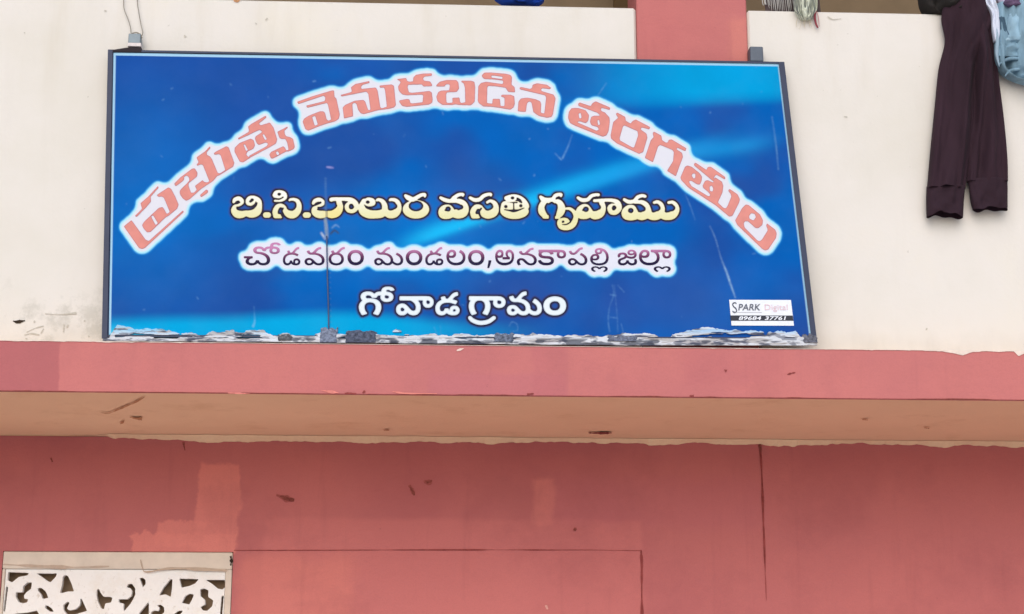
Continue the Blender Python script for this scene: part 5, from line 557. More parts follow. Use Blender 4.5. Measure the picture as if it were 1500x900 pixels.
# tan paint slopping over the joint on the far left
xs2 = np.linspace(-160, 150, 90)
M_TANB = plain('tan_overpaint', (228, 178, 144), .9, .2)
strip_mesh('paint_overlap', M_TANB, wal, xs2, xs2 * 0 + 612, 631 + xs2 * .035 + (fbm(xs2 / 9, xs2 * 0 + 5, 4) - .5) * 8, .014, thick=.003)
# ragged cream line along the top of the slab edge
xs = np.concatenate([np.linspace(-100, 1000, 200), np.linspace(1002, 1600, 260)])
base = np.interp(xs, [-100, 0, 150, 480, 1000, 1195, 1500, 1600], [495, 498, 500.5, 502, 507.5, 510, 514.5, 516])
w = np.interp(xs, [-100, 150, 480, 1000, 1040, 1370, 1385, 1410, 1425, 1485, 1492, 1500, 1600], [1.0, 1.2, 1.0, 1.2, 2.0, 1.2, 3, 8, 2, 1, 8, 3, 3])
bot = base + np.maximum(.3, w + (fbm(xs / 12, xs * 0 + 2, 4) - .5) * 3)
ledge = 507.0 + (xs - 750) * .0107
strip_mesh('paint_edge', plain('cream_paint_edge', (232, 214, 202), .9), fas, xs, ledge - .2, np.maximum(bot, ledge + .3), .0035, thick=.0035)
# shadow line under the slab edge, painted as a thin dark strip
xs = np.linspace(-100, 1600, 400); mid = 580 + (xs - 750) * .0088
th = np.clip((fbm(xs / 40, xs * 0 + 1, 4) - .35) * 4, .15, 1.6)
strip_mesh('shadow_gap_strip', M_GRIME, fas, xs, mid - th, mid + .1, .0025, thick=.0025)

# cracks, joints and chips: narrow irregular marks on the plane they sit on
def mark(name, mat, f, path, out=.003, lab=None, parent=bld):
    P = np.array(path, float); C = spline(P, 8) if len(P) > 2 else np.array([P[0] + (P[1] - P[0]) * s for s in np.linspace(0, 1, 30)])
    d = np.gradient(C[:, :2], axis=0); nrm = np.stack([-d[:, 1], d[:, 0]], 1); nrm /= np.maximum(np.hypot(*nrm.T)[:, None], 1e-6)
    k = np.arange(len(C)); hw = C[:, 2] * .5 * np.clip(.1 + 1.7 * fbm(k / 4., k * 0 + P[0, 0], 3), .15, 1.5)
    A = C[:, :2] + nrm * hw[:, None]; B = C[:, :2] - nrm * hw[:, None]
    VA, VB = f(A[:, 0], A[:, 1]), f(B[:, 0], B[:, 1])
    off = np.array([0, 0, -out]) if f is soff else np.array([0, -out, 0])
    n = len(C); V = np.concatenate([VA + off, VB + off]); F = [[i, i + 1, n + i + 1, n + i] for i in range(n - 1)]
    return obj(name, V, F, mat, parent, label=lab)
M_JOINT = plain('dark_joint', (146, 72, 70), .95, .1, 0, .25, 30)
mark('wall_crack', M_JOINT, wal, [(1113, 650, 3), (1116, 700, 2.6), (1118, 760, 2.8), (1120, 815, 2.0), (1121, 842, 1.2), (1122.5, 880, .5)])
mark('wall_crack', M_CHIP, wal, [(1112, 648, 5), (1113, 654, 4), (1115, 664, 1)], .006)
mark('wall_joint', M_JOINT, wal, [(343, 806.5, 1.0), (420, 806.5, 1.2), (560, 806, 1.6), (660, 805.8, 2.2), (705, 805.8, 1.6), (735, 805.8, .5), (760, 805.8, 1.2), (800, 806, 1.6), (870, 806, .9), (938, 807, .8)])
mark('wall_joint', M_JOINT, wal, [(939, 806, 2.6), (940, 830, 3.4), (940, 870, 3.4), (941, 940, 3.4), (942, 1100, 3)])
for p in ([(410, 727, 3), (420, 731, 5), (431, 733, 4)], [(601, 714, 2), (604, 719, 3.6), (607, 726, 2)], [(623, 705, 3), (628, 707, 4.4), (633, 704, 2)], [(841, 775, 3), (844, 777, 3)], [(75, 672, 1.5), (77, 677, 1.5)], [(269, 650, 2), (271, 660, 1)]):
    P_ = np.array(p, float); ex = P_.copy(); ex[:, 2] *= 1.7; ex[0, :2] -= (ex[-1, :2] - ex[0, :2]) * .25; mark('wall_scuff', M_CHIPF, wal, ex.tolist(), .002); mark('wall_chip', M_CHIP, wal, p, .003)
mark('wall_chip', plain('pale_chip', (228, 170, 160), .9), wal, [(799, 887, 2), (801, 890, 4), (802, 893, 2)])
for p in ([(178, 461, 1), (150, 452, 3)],): pass
M_TANC = plain('soffit_crack', (188, 138, 100), .95, .1, 0, .2, 40)
mark('soffit_crack', M_TANC, soff, [(146, 603, .6), (158, 605, 1.4), (172, 600, 1.6), (186, 594, 1.8), (198, 589, 2.4), (212, 581, .6)])
mark('soffit_crack', M_TANC, soff, [(190, 610.5, 2), (199, 612.4, 3), (208, 613, 4)])
mark('soffit_crack', M_TANC, soff, [(176, 620, 1), (180, 618, 3), (182, 615, .8)])
mark('soffit_slot', M_CHIP, soff, [(862, 633.5, 1), (868, 634, 2.4), (880, 634.2, 2.6), (890, 634, 2.2), (896, 633.5, .8)])
for p in ([(562, 630, 1.2), (570, 629.6, 1.4)], [(1263, 614, 1.2), (1271, 614.6, 1.4)], [(1354, 626, 1), (1361, 627, 1.2)]): mark('soffit_chip', M_TANC, soff, p)
# slab edge chips
for p in ([(1061, 542, 3), (1064, 544, 4)], [(1153, 549, 1.5), (1160, 547, 3), (1165, 546, 2)]): mark('slab_chip', M_JOINT, fas, p)
M_PALE = plain('white_fleck', (232, 205, 195), .9)
mark('slab_chip', M_PALE, fas, [(669, 514, 1.2), (674, 512.5, 2.4), (679, 511, 1.2)])
for p in ([(334, 576, 1), (350, 576.6, 2.6), (366, 577, 1)], [(470, 572, 2), (482, 574, 4), (496, 576, 1.6)], [(575, 574, 1), (595, 576.6, 2.4), (640, 577, 1)]): mark('slab_chip', plain('salmon_fleck', (226, 138, 128), .9), fas, p)
for p in ([(505, 577, 2), (513, 576.5, 3), (522, 577.5, 2)], [(531, 576, 3), (535, 573, 3)], [(772, 578, 2), (782, 577, 2)], [(1010, 580.6, 2), (1016, 580.3, 3)]): mark('slab_chip', M_JOINT, fas, p)
# parapet marks
mark('parapet_chip', M_GRIME_B, par, [(19, 470.5, 2), (24, 472, 6), (29, 471.5, 4), (37, 470, 1)])
M_GREYM = plain('grey_stain', (196, 190, 178), .95, .1, 0, .1, 60)
for p in ([(36, 491, 1.5), (46, 489, 1.5), (58, 491, 1.4)], [(39, 487, 1.5), (52, 481, 1.4), (64, 478, 1)], [(60, 489, 1.5), (64, 482, 1.5)], [(93, 487, 1.8), (94, 475, 1.6)], [(98, 480, 1.8), (100, 476, 2)], [(66, 460, .8), (90, 461, 1), (112, 459, 2.4)], [(50, 473, 2), (51, 470, 1.6)], [(123, 471, 2), (125, 470, 2)], [(37, 496, 2), (40, 497, 2)], [(129, 492, 2), (131, 494, 2)], [(270, 52, 2), (272, 55, 3)], [(153, 16, 2), (156, 17, 2)], [(374, 34, 1.6), (376, 36, 1.6)], [(389, 30, 2), (392, 27, 2)], [(1236, 171, 1.5), (1241, 172, 1.5)], [(1212, 25, 1), (1220, 29, 2), (1232, 28, 1.4)], [(1356, 484, 2), (1358, 481, 2)], [(35, 48, 1.6), (37, 49, 1.6)]): mark('parapet_stain', M_GREYM, par, p)
mark('parapet_chip', M_TANC, par, [(342, 0, 2), (346, 2.5, 4), (352, 1, 3)])

# ------------------------------------------------------------------ window with cast grille
M_WFRAME = plain('dusty_frame_paint', (226, 212, 196), .9, .2, 0, .08, 9)
t = NT('grille_whitewash'); a_ = t.noise(9, 5, .65); b_ = t.noise(40, 3, .6, None, 4)
gcol = t.mix(t.ramp(a_, [(.48, 0), (.68, .5)]), c3(250, 247, 243), c3(234, 224, 210)); gcol = t.mix(t.ramp(b_, [(.62, 0), (.72, .4)]), gcol, c3(186, 168, 146))
M_GRILLE = t.done(gcol, .9, t.math('ADD', a_, b_), .4, .006)
win = obj('window', [(wx0 + .004, Y_WALL + .095, wz0 + .004), (wx1 - .004, Y_WALL + .095, wz0 + .004), (wx1 - .004, Y_WALL + .095, wz1 - .004), (wx0 + .004, Y_WALL + .095, wz1 - .004)], [[0, 1, 2, 3]], plain('window_dark_board', (170, 144, 118), .9), bld)
yf = Y_WALL - .004
zb = float(wal(170, 834)[2])
bm = bmesh.new()
box(bm, wx0 + .003, wx1 - .003, yf, yf + .08, zb, wz1 - .003, .004)
box(bm, wx0 + .003, wx0 + .017, yf + .004, yf + .08, wz0 + .06, zb - .001, .003)
jx = float(wal(329, 870)[0])
box(bm, jx, wx1 - .003, yf + .004, yf + .08, wz0 + .06, zb - .001, .003)
box(bm, wx0 + .003, wx1 - .003, yf, yf + .08, wz0 + .004, wz0 + .059, .004)
from_bm('window_frame', bm, M_WFRAME, win)
def winf(px, py): return on_y(px, py, yf)
mark('frame_crack', plain('frame_mark', (198, 176, 158), .95, .1), winf, [(5, 827, 2), (40, 829, 3), (90, 831, 4), (125, 831, 3), (160, 830, 2)], .003, None, win)  # irregular lines a little darker than the frame paint
mark('frame_crack', plain('frame_mark_dark', (196, 174, 154), .95, .1), winf, [(206, 820, 1), (209, 832, 2), (215, 838, 2), (250, 833, 3), (290, 834, 4), (332, 836, 4)], .003, None, win)
mark('frame_crack', M_GRIME_B, winf, [(338, 815, 3), (339, 822, 4), (338, 829, 2)], .003, None, win)
HOLES = ['40,205 172,210 165,225 110,235 70,268 40,255', '218,213 348,212 345,230 312,266 290,258 240,225', '385,235 400,220 420,230 445,275 463,320 425,320 395,328 375,330 385,280',
 '140,290 165,268 195,265 193,305 165,325 150,345 155,365 178,365 175,385 150,390 120,385 98,350 98,325 140,325', '232,300 255,298 285,320 305,358 268,366 258,340 235,315', '285,405 300,402 330,420 345,440 320,440 290,420',
 '400,400 425,380 440,385 435,400 425,420 440,432 480,425 505,400 505,360 515,365 553,435 480,455 430,458 405,430', '605,310 618,302 630,325 650,350 690,350 708,358 700,385 665,390 658,425 640,420 615,375 605,340',
 '745,365 770,365 800,365 825,345 828,315 815,298 792,295 800,275 825,272 848,300 850,340 825,390 785,437 780,420 780,390 750,385', '870,238 890,235 910,250 912,275 895,295 885,270', '1065,245 1080,243 1080,300 1075,350 1040,335 1000,342 1025,295',
 '1122,240 1248,243 1225,270 1190,285 1140,295', '1288,247 1412,247 1418,290 1400,305 1370,300 1330,270', '1258,305 1280,298 1312,310 1312,350 1345,370 1340,405 1310,432 1280,430 1265,410 1280,400 1295,395 1290,365 1262,345',
 '1145,385 1165,345 1190,330 1220,335 1215,355 1195,395', '878,450 935,380 940,395 942,465 930,465', '955,440 975,430 1000,435 1008,415 990,400 1010,395 1035,410 1040,440 1010,470 960,470', '1090,460 1125,432 1155,430 1150,445 1110,470',
 '100,452 180,445 238,432 262,470 130,474', '34,290 48,295 40,440 28,440', '1395,345 1410,340 1405,460 1390,450', '1195,470 1205,458 1218,470']
GS = 3                                    # raster samples per drawing unit
gx0, gy0, gw, gh = 6, 834, 324, 148       # drawing-space extent of half the panel, mirrored downwards
GM = np.ones((gh * GS, gw * GS), bool)
for s in HOLES: fill_poly(GM, chaikin([((x * 350 / 1500 - gx0) * GS, (790 + y * 350 / 1500 - gy0) * GS) for x, y in pts(s)], 2), False)
_rows = int((900 - gy0) * GS)
for k in range(3):                        # lower tiers repeat the visible scrolls
    a0 = _rows + k * _rows
    if a0 < gh * GS:
        h = min(_rows - 24, gh * GS - a0); src = GM[18:_rows - 2]; src = src[::-1] if k % 2 == 0 else src
        GM[a0:a0 + min(h, len(src))] = src[:min(h, len(src))]
GMf = np.concatenate([GM, GM[::-1]], 0).astype(float)
GMf[:2] = 1; GMf[-2:] = 1
GMf = blur(GMf, 1)
ys_ = yf + .012
def gmap(px, py): return on_y(px, py, ys_)
hh = GMf.shape[0]; ZG0, ZG1 = wz0 + .062, zb - .002
def gpos(ix, iy):                          # panel is a flat casting between the jambs
    x = wx0 + .019 + ix / (GMf.shape[1] - 1.0) * (jx - .002 - wx0 - .019)
    z = ZG1 - iy / (hh - 1.0) * (ZG1 - ZG0)
    return np.stack([x, np.full_like(x, ys_), z], -1)
gv, gf, gxy = marching(np.pad(GMf, 0), .5)
plate(obj, 'grille', gpos(gxy[:, 0], gxy[:, 1]), gf, (0, .035, 0), M_GRILLE, win)
# ------------------------------------------------------------------ the sign
def ink_mat(name, rough=.5, spec=.02):
    t = NT(name); a = t.n('ShaderNodeAttribute', attribute_name='ink'); nz = t.noise(14, 4); fine = t.noise(160, 2)
    dust = t.noise(3.5, 6, .65, None, 3)
    c = t.mix(t.ramp(dust, [(.45, 0), (.8, .03)]), a.outputs['Color'], c3(150, 170, 195))
    return t.done(c, rough, t.math('ADD', nz, t.math('MULTIPLY', fine, .15)), .10, .01, spec)
M_PRINT = ink_mat('printed_vinyl'); M_LETTER = ink_mat('printed_lettering')
M_TORN = ink_mat('torn_vinyl', .6)
M_NAVY = plain('navy_border_vinyl', (48, 56, 82), .5, .35, 0, .1, 12)
M_BACK = plain('sign_back', (70, 66, 62), .8)
INKK = .88                                  # printed albedo per photographed value
def ilin(c): return lin(c) * INKK

base = on_sign(672, 500)
sign = thing('sign_board', 'wide blue hostel sign with arched salmon Telugu lettering standing on the pink slab edge', 'sign', base)
A1 = draw_line(LINE_ARCH); A2 = draw_line(LINE_HOSTEL, 0); A3 = draw_contours(LINE_DISTRICT); A4 = draw_contours(LINE_VILLAGE)
brush(A4, [((x - X0) * SS, (y - Y0) * SS, w * SS) for x, y, w in [(688.5, 466, 5), (693, 470, 5.4), (703, 473.2, 5.6), (715, 471.5, 5.4), (723.5, 466, 5)]], True)
def cover(A, k): h, w = A.shape; return A.reshape(h // k, k, w // k, k).mean((1, 3))
def dist(mask, Rm):
    """capped euclidean distance to the mask, two separable passes"""
    big = float((Rm + 1) ** 2); G = np.where(mask, 0.0, big); H, W_ = mask.shape
    for ax in (0, 1):
        P = np.pad(G, [(Rm, Rm) if k == ax else (0, 0) for k in (0, 1)], constant_values=big); O = G.copy()
        for d in range(-Rm, Rm + 1):
            O = np.minimum(O, (P[Rm + d:Rm + d + H] if ax == 0 else P[:, Rm + d:Rm + d + W_]) + d * d)
        G = O
    return np.sqrt(np.minimum(G, big))
HX, HY = X1 - X0, Y1 - Y0
C1, C2, C3, C4 = [cover(A, SS) for A in (A1, A2, A3, A4)]
D2 = blur(dist(C2 > .5, 6), 1); D3 = blur(dist(C3 > .5, 16), 2); D4 = blur(dist(C4 > .5, 7), 1)
px, py = np.meshgrid(X0 + np.arange(HX) + .5, Y0 + np.arange(HY) + .5)
def bg(x, y):
    def mixc(c, col, w): return c + (lin(col) - c) * w[..., None]
    c = np.broadcast_to(lin((0, 98, 186)), x.shape + (3,)).copy()
    n1 = fbm(x / 150, y / 110, 3); n2 = fbm(x / 60 + 40, y / 50, 3)
    c = mixc(c, (28, 80, 164), sstep(.40, .66, n1 + .25 * sstep(330, 90, y) * sstep(820, 350, x)) * .95)
    c = mixc(c, (40, 84, 164), sstep(110, 20, np.hypot(x - 690, (y - 285) * 1.5)) * .7)
    c = mixc(c, (52, 80, 160), sstep(150, 20, np.hypot((x - 985), (y - 435) * 1.6)) * .55)
    c = mixc(c, (40, 84, 166), sstep(140, 20, np.hypot(x - 760, (y - 425) * 1.4)) * .6)
    c = mixc(c, (0, 120, 208), sstep(190, 40, np.hypot(x - 215, (y - 300) * .8)) * .5)
    c = mixc(c, (0, 122, 210), sstep(170, 30, np.hypot((x - 560) * .6, (y - 345) * 1.6)) * .6)
    c = mixc(c, (40, 80, 160), sstep(1050, 1200, x) * sstep(360, 470, y) * .8)
    # cyan glow, upper right
    edge = 152 + (1140 - x) * .04
    c = mixc(c, (0, 194, 238), np.clip(sstep(edge + 4, edge - 26, y) * sstep(830, 1050, x) * 1.1, 0, 1))
    c = mixc(c, (0, 134, 214), sstep(edge + 10, edge - 20, y) * sstep(760, 960, x) * .6)
    # slanting light streaks
    yl = 352 - (x - 610) * .335
    c = mixc(c, (20, 184, 244), np.exp(-((y - yl) / np.where(y > yl, 9, 16)) ** 2) * sstep(560, 640, x) * sstep(1030, 800, x))
    c = mixc(c, (24, 156, 228), np.exp(-((y - yl - 2) / 12) ** 2) * sstep(760, 860, x) * sstep(1100, 960, x) * .8)
    yl2 = 226 - (x - 1000) * .14
    c = mixc(c, (24, 152, 224), np.exp(-((y - yl2) / 13) ** 2) * sstep(940, 1010, x) * sstep(1165, 1080, x) * .7)
    # pale turquoise along the bottom left
    yb_ = 470 - 4 * np.sin((x - 160) / 90.) - sstep(300, 520, x) * 14 + sstep(500, 780, x) * 22
    c = mixc(c, (0, 170, 228), sstep(yb_ - 12, yb_ + 12, y) * sstep(840, 560, x))
    c = mixc(c, (60, 205, 236), sstep(474, 492, y) * sstep(230, 160, x))
    c = c * (1 + (n2 - .5) * .18)[..., None]
    return c
ink = bg(px, py)
def over(col, w):
    global ink
    ink = ink + (lin(col) - ink) * w[..., None]
# damage seam, scratches, chalk scribbles
def scratch(path, col, a):
    M = np.zeros((HY * 2, HX * 2), bool)
    brush(M, [((x - X0) * 2, (y - Y0) * 2, w * 2) for x, y, w in path], True)
    m = blur(cover(M, 2), 1); m = m * (.55 + .9 * (fbm(px / 5, py / 5, 3) - .25)); over(col, np.clip(m * a, 0, 1))
def paint_scratches():
    LB = (120, 175, 225)
    for p in ([(888, 122, 1), (880, 134, 1.2), (872, 146, 1)], [(838, 198, 1.2), (832, 215, 1.6), (824, 232, 2.4)], [(813, 225, .8), (822, 234, 2)]): scratch(p, LB, .8)
    scratch([(1131, 172, 1.6), (1135, 200, 2), (1138, 225, 2), (1140, 248, 1.6)], (110, 160, 205), .85); scratch([(1128, 176, 1.2), (1131, 200, 1.2), (1134, 225, 1)], (10, 70, 130), .8)
    scratch([(1040, 332, 1), (1048, 350, 1.4), (1056, 378, 1.6), (1064, 398, 2.6), (1070, 416, 2.6), (1077, 436, 1.6)], (150, 190, 225), .95)
    scratch([(1004, 285, 1), (1011, 302, 1.6), (1018, 322, 1)], LB, .6)
    for p in ([(897, 418, 1), (899, 432, 1.2), (893, 450, 1.2), (891, 470, 1.4), (893, 486, 1.2)], [(900, 418, 1), (902, 440, 1), (904, 462, 1.2), (905, 486, 1.2)], [(894, 432, 1), (902, 433, 1)], [(894, 465, 1), (904, 466, 1)], [(905, 418, 1), (914, 428, 1)], [(910, 475, 1), (913, 487, 1)]): scratch(p, LB, .75)
    for p in ([(746, 478, .9), (750, 472, .9), (757, 475, .9), (758, 484, .9), (748, 486, .9)], [(636, 480, .9), (640, 490, .9)], [(645, 478, .9), (646, 490, .9)]): scratch(p, LB, .6)
    scratch([(372, 450, .8), (373, 470, 1.6), (371, 478, 3)], (120, 190, 235), .9)
    rs = np.random.RandomState(4)
    for k in range(55):
        x = rs.uniform(170, 1130); y = rs.uniform(95, 470); L = rs.uniform(0, 5); an = rs.uniform(0, 3.1)
        scratch([(x, y, .9), (x + L * math.cos(an), y + L * math.sin(an), rs.uniform(.8, 2))], LB, rs.uniform(.25, .8))
paint_scratches()
# print order: soft halo, white bodies, dark outlines
def halo(D, r0, r1, white, glow):
    over((30, 160, 235), sstep(r1 + 2.5, r1 - 1, D) * .8)
    over(glow, sstep(r1 + .4, r1 - 2.2, D)); over(white, sstep(r0 + 1.6, r0 - 1.6, D))
def closed(D, r):                            # fill the bays between letters, keep the outer offset
    E = dist(D > r, int(r) + 3); return blur( np.where(D <= r, r - blur(E, 2), D), 3)
for w0, w1 in ((0, 5), (5, 11), (11, 16)): halo(closed(blur(dist(cover(draw_line(LINE_ARCH[w0:w1]), SS) > .5, 22), 2), 18), 4.4, 8.3, (232, 232, 242), (178, 240, 255))
halo(closed(D3, 13), 5.6, 8.9, (232, 234, 248), (176, 240, 255))
over((70, 70, 140), sstep(6.5, 2.5, D2) * .55); over((46, 38, 52), sstep(3.6, 2.2, D2))
over((64, 66, 130), sstep(7.5, 3.5, D4) * .5); over((44, 44, 74), sstep(4.6, 3.2, D4))
# seam line that runs down the print
M = np.zeros((HY * 2, HX * 2), bool)
scratch([(477, 262, 3), (477, 300, 4), (478, 340, 5)], (96, 140, 190), .5)
scratch([(476, 318, 4), (478, 335, 5), (479, 348, 4)], (150, 165, 180), .9)
scratch([(471, 342, 3), (476, 350, 3.4)], (190, 205, 225), .9)
scratch([(484, 343, 3), (490, 338, 3), (496, 342, 2)], (60, 70, 90), .9); scratch([(486, 334, 1.5), (492, 330, 2), (497, 333, 1.5)], (150, 190, 225), .8)
scratch([(482.5, 352, 1.4), (483.5, 400, 1.6), (484.5, 480, 2)], (110, 150, 200), .5)
scratch([(479, 245, 2), (484, 245.5, 3), (488, 246, 2)], (170, 165, 225), .9)

# visible print area: follows the slightly skewed frame
def edge_x(y, side):
    return np.interp(y, [76, 494], [163.0, 156.0] if side == 0 else [1142.0, 1190.5])
U = np.linspace(0, 1, 1030); Vv = np.linspace(0, 1, 416)
uu, vv = np.meshgrid(U, Vv)
ytop = 77 + uu * (93.2 - 77); ybot = 494 + uu * (498 - 494)
yy = ytop + vv * (ybot - ytop); xx = edge_x(yy, 0) + uu * (edge_x(yy, 1) - edge_x(yy, 0))
def sample(Aimg, x, y):
    fx = np.clip(x - X0 - .5, 0, HX - 1.001); fy = np.clip(y - Y0 - .5, 0, HY - 1.001); i = fx.astype(int); j = fy.astype(int); a = fx - i; b = fy - j
    if Aimg.ndim == 3: a = a[..., None]; b = b[..., None]
    return (Aimg[j, i] * (1 - a) + Aimg[j, i + 1] * a) * (1 - b) + (Aimg[j + 1, i] * (1 - a) + Aimg[j + 1, i + 1] * a) * b
pc = sample(ink, xx, yy)
# thin pale keyline just inside the frame
ex0 = edge_x(yy, 0); ex1 = edge_x(yy, 1)
kl = np.maximum(sstep(1.3, .7, np.abs(xx - ex0 - 4.5) - 1.2), sstep(1.2, .6, np.abs(xx - ex1 + 3.2) - .9))
kl = np.maximum(kl * (yy < 490), sstep(1.2, .6, np.abs(yy - ytop - 2.6) - 1.0))
pc = pc + (lin((176, 222, 250)) - pc) * (kl * .95)[..., None]
ins = (xx < ex0 + 3.4) | (yy < ytop + .6)
pc = np.where(ins[..., None], lin((44, 54, 90)), pc)
Wg, Hg = len(U), len(Vv)
idx = np.arange(Wg * Hg).reshape(Hg, Wg)
FQ = np.stack([idx[:-1, :-1], idx[1:, :-1], idx[1:, 1:], idx[:-1, 1:]], -1).reshape(-1, 4).tolist()
# the print buckles very slightly on its frame
buck = (fbm(xx / 130, yy / 110, 2) - .5) * .006
PV = on_sign(xx, yy, .004); PV = PV + np.stack([buck * 0, -np.abs(buck), buck * 0], -1)
obj('printed_face', PV.reshape(-1, 3), FQ, M_PRINT, sign, True, (pc * INKK).reshape(-1, 3))
# board body and border battens
cs = np.array([(160, 75.2), (1145.5, 91.6), (1195, 501), (151, 497)])
Pf = on_sign(cs[:, 0], cs[:, 1], -.002); Pb = Pf + np.array([0, .032, 0]); n4 = [0, 3, 2, 1]
obj('board', np.concatenate([Pf, Pb]), [n4, [4, 5, 6, 7], [0, 1, 5, 4], [1, 2, 6, 5], [2, 3, 7, 6], [3, 0, 4, 7]], M_BACK, sign)
def batten(poly, out=.013):
    P = np.array(poly, float); a = on_sign(P[:, 0], P[:, 1], out); b = on_sign(P[:, 0], P[:, 1], -.001)
    obj('border', np.concatenate([a, b]), [[0, 3, 2, 1], [4, 5, 6, 7], [0, 1, 5, 4], [1, 2, 6, 5], [2, 3, 7, 6], [3, 0, 4, 7]], M_NAVY, sign)
batten([(158, 72.8), (165, 74), (157, 496), (149, 496.5)], .0135)
batten([(1140.5, 91.4), (1149, 91.2), (1197, 500.5), (1189, 500)], .0135)
batten([(157, 490.6), (1189, 494.5), (1189, 497), (157, 493.6)], .0085)
batten([(158.2, 72.7), (1149, 90.9), (1149, 93.4), (160, 75.8)], .0105)

def letter_mesh(name, A, colour, out, lab, soft=2, parent=None, grow=.5):
    Fd = blur(cover(A, 2), soft); _, Fc, xy = marching(Fd, grow)
    x = X0 + (xy[:, 0] + .5) * .5; y = Y0 + (xy[:, 1] + .5) * .5
    D = blur(Fd, 4); i = np.clip(xy[:, 0].round().astype(int), 0, Fd.shape[1] - 1); j = np.clip(xy[:, 1].round().astype(int), 0, Fd.shape[0] - 1)
    inner = sstep(.62, .92, D[j, i])
    V = on_sign(x, y, out)
    b = (fbm(x / 130, y / 110, 2) - .5) * .006; V[:, 1] -= np.abs(b)
    return obj(name, V, Fc, M_LETTER, parent or sign, False, np.clip(colour(x, y, inner), 0, 1) * INKK, lab)
def seam(x, y): return sstep(2.4, 1.2, np.abs(x - 478.5)) * .55
def col_arch(x, y, t):
    a, b = lin((196, 122, 134)), lin((230, 150, 140)); n = (fbm(x / 9, y / 9, 3) - .5)
    return (a + (b - a) * t[:, None]) * (1 + n * .16)[:, None]
def col_hostel(x, y, t):
    s = sstep(284, 318, y + (x - 330) * -.004); a, b = lin((253, 253, 246)), lin((240, 236, 184)); c = a + (b - a) * s[:, None]
    e = lin((196, 184, 140)); c = e + (c - e) * (.35 + .65 * t[:, None]); c = c + (lin((250, 228, 120)) - c) * (sstep(22, 6, np.hypot(x - 490, y - 312)) * .5)[:, None]
    return c + (lin((120, 110, 100)) - c) * seam(x, y)[:, None]
def col_district(x, y, t):
    s = sstep(362, 385, y); a, m, b = lin((206, 140, 186)), lin((128, 72, 110)), lin((40, 34, 66))
    return np.where((s < .5)[:, None], a + (m - a) * (s * 2)[:, None], m + (b - m) * (s * 2 - 1)[:, None])
def col_village(x, y, t):
    a, b = lin((190, 205, 225)), lin((238, 248, 252)); return a + (b - a) * (.3 + .7 * t[:, None])
letter_mesh('lettering', A1, col_arch, .0052, 'arched line of salmon block letters with white glow', 2, grow=.53)
letter_mesh('lettering', A2, col_hostel, .0052, 'cream rounded letters with dark outline', 2)
letter_mesh('lettering', A3, col_district, .0052, 'thin letters fading from pink to navy on a white glow', 1, grow=.52)
letter_mesh('lettering', A4, col_village, .0052, 'white rounded letters in the bottom line', 4, grow=.27)

# printer's credit plate at the lower right
def patch_quad(name, poly, rgb, out, parent, lab=None):
    P = np.array(poly, float); V = on_sign(P[:, 0], P[:, 1], out); b = np.abs((fbm(P[:, 0] / 130, P[:, 1] / 110, 2) - .5) * .006).max(); V[:, 1] -= b
    return obj(name, V, [[0, 3, 2, 1]], plain(name + '_ink', rgb, .5, .3, 0, .03), parent, label=lab)
cp = patch_quad('credit_plate', [(1068, 439.5), (1158.5, 439.8), (1163, 477.5), (1071.5, 477.2)], (232, 236, 244), .0062, sign)
patch_quad('number_band', [(1069.6, 462.4), (1161, 462.6), (1162.1, 470.2), (1070.4, 470.2)], (40, 44, 56), .0074, cp)
patch_quad('plate_rule', [(1080, 457.6), (1116, 457.8), (1116, 458.6), (1080, 458.4)], (170, 170, 178), .0074, cp)
def text_on(name, s, xl, xr, yb_, yt_, rgb, parent, shear=0.0, out=.0086, bold=.0):
    cu = bpy.data.curves.new(name, 'FONT'); cu.body = s; cu.size = 1.0; cu.shear = shear; cu.offset = bold; cu.resolution_u = 3
    tmp = bpy.data.objects.new(name, cu); COL.objects.link(tmp)
    dg = bpy.context.evaluated_depsgraph_get(); me = bpy.data.meshes.new_from_object(tmp.evaluated_get(dg))
    V = np.array([v.co[:] for v in me.vertices]); F = [list(p.vertices) for p in me.polygons]
    bpy.data.objects.remove(tmp); bpy.data.curves.remove(cu); bpy.data.meshes.remove(me)
    lo, hi = V.min(0), V.max(0)
    x = xl + (V[:, 0] - lo[0]) / (hi[0] - lo[0]) * (xr - xl); y = yb_ - (V[:, 1] - lo[1]) / (hi[1] - lo[1]) * (yb_ - yt_)
    x = x + (y - 450) * .06
    Q = on_sign(x, y, out); Q[:, 1] -= .002
    return obj(name, Q, F, plain(name + '_ink', rgb, .5, .3, 0, .03), parent)
text_on('plate_lettering', 'S', 1072.5, 1079.5, 458.6, 443.0, (64, 70, 86), cp, 0, bold=-.01)
text_on('plate_lettering', 'PARK', 1081, 1114, 455.0, 445.6, (88, 94, 108), cp, .2, bold=.012)
text_on('plate_lettering', 'Digital', 1120, 1153.5, 457.2, 446.2, (226, 196, 204), cp, 0)
text_on('plate_lettering', '89684', 1081, 1114, 469.3, 463.6, (236, 240, 248), cp, .2, bold=.02)
text_on('plate_lettering', '37761', 1119, 1150.5, 469.3, 463.6, (236, 240, 248), cp, .2, bold=.02)

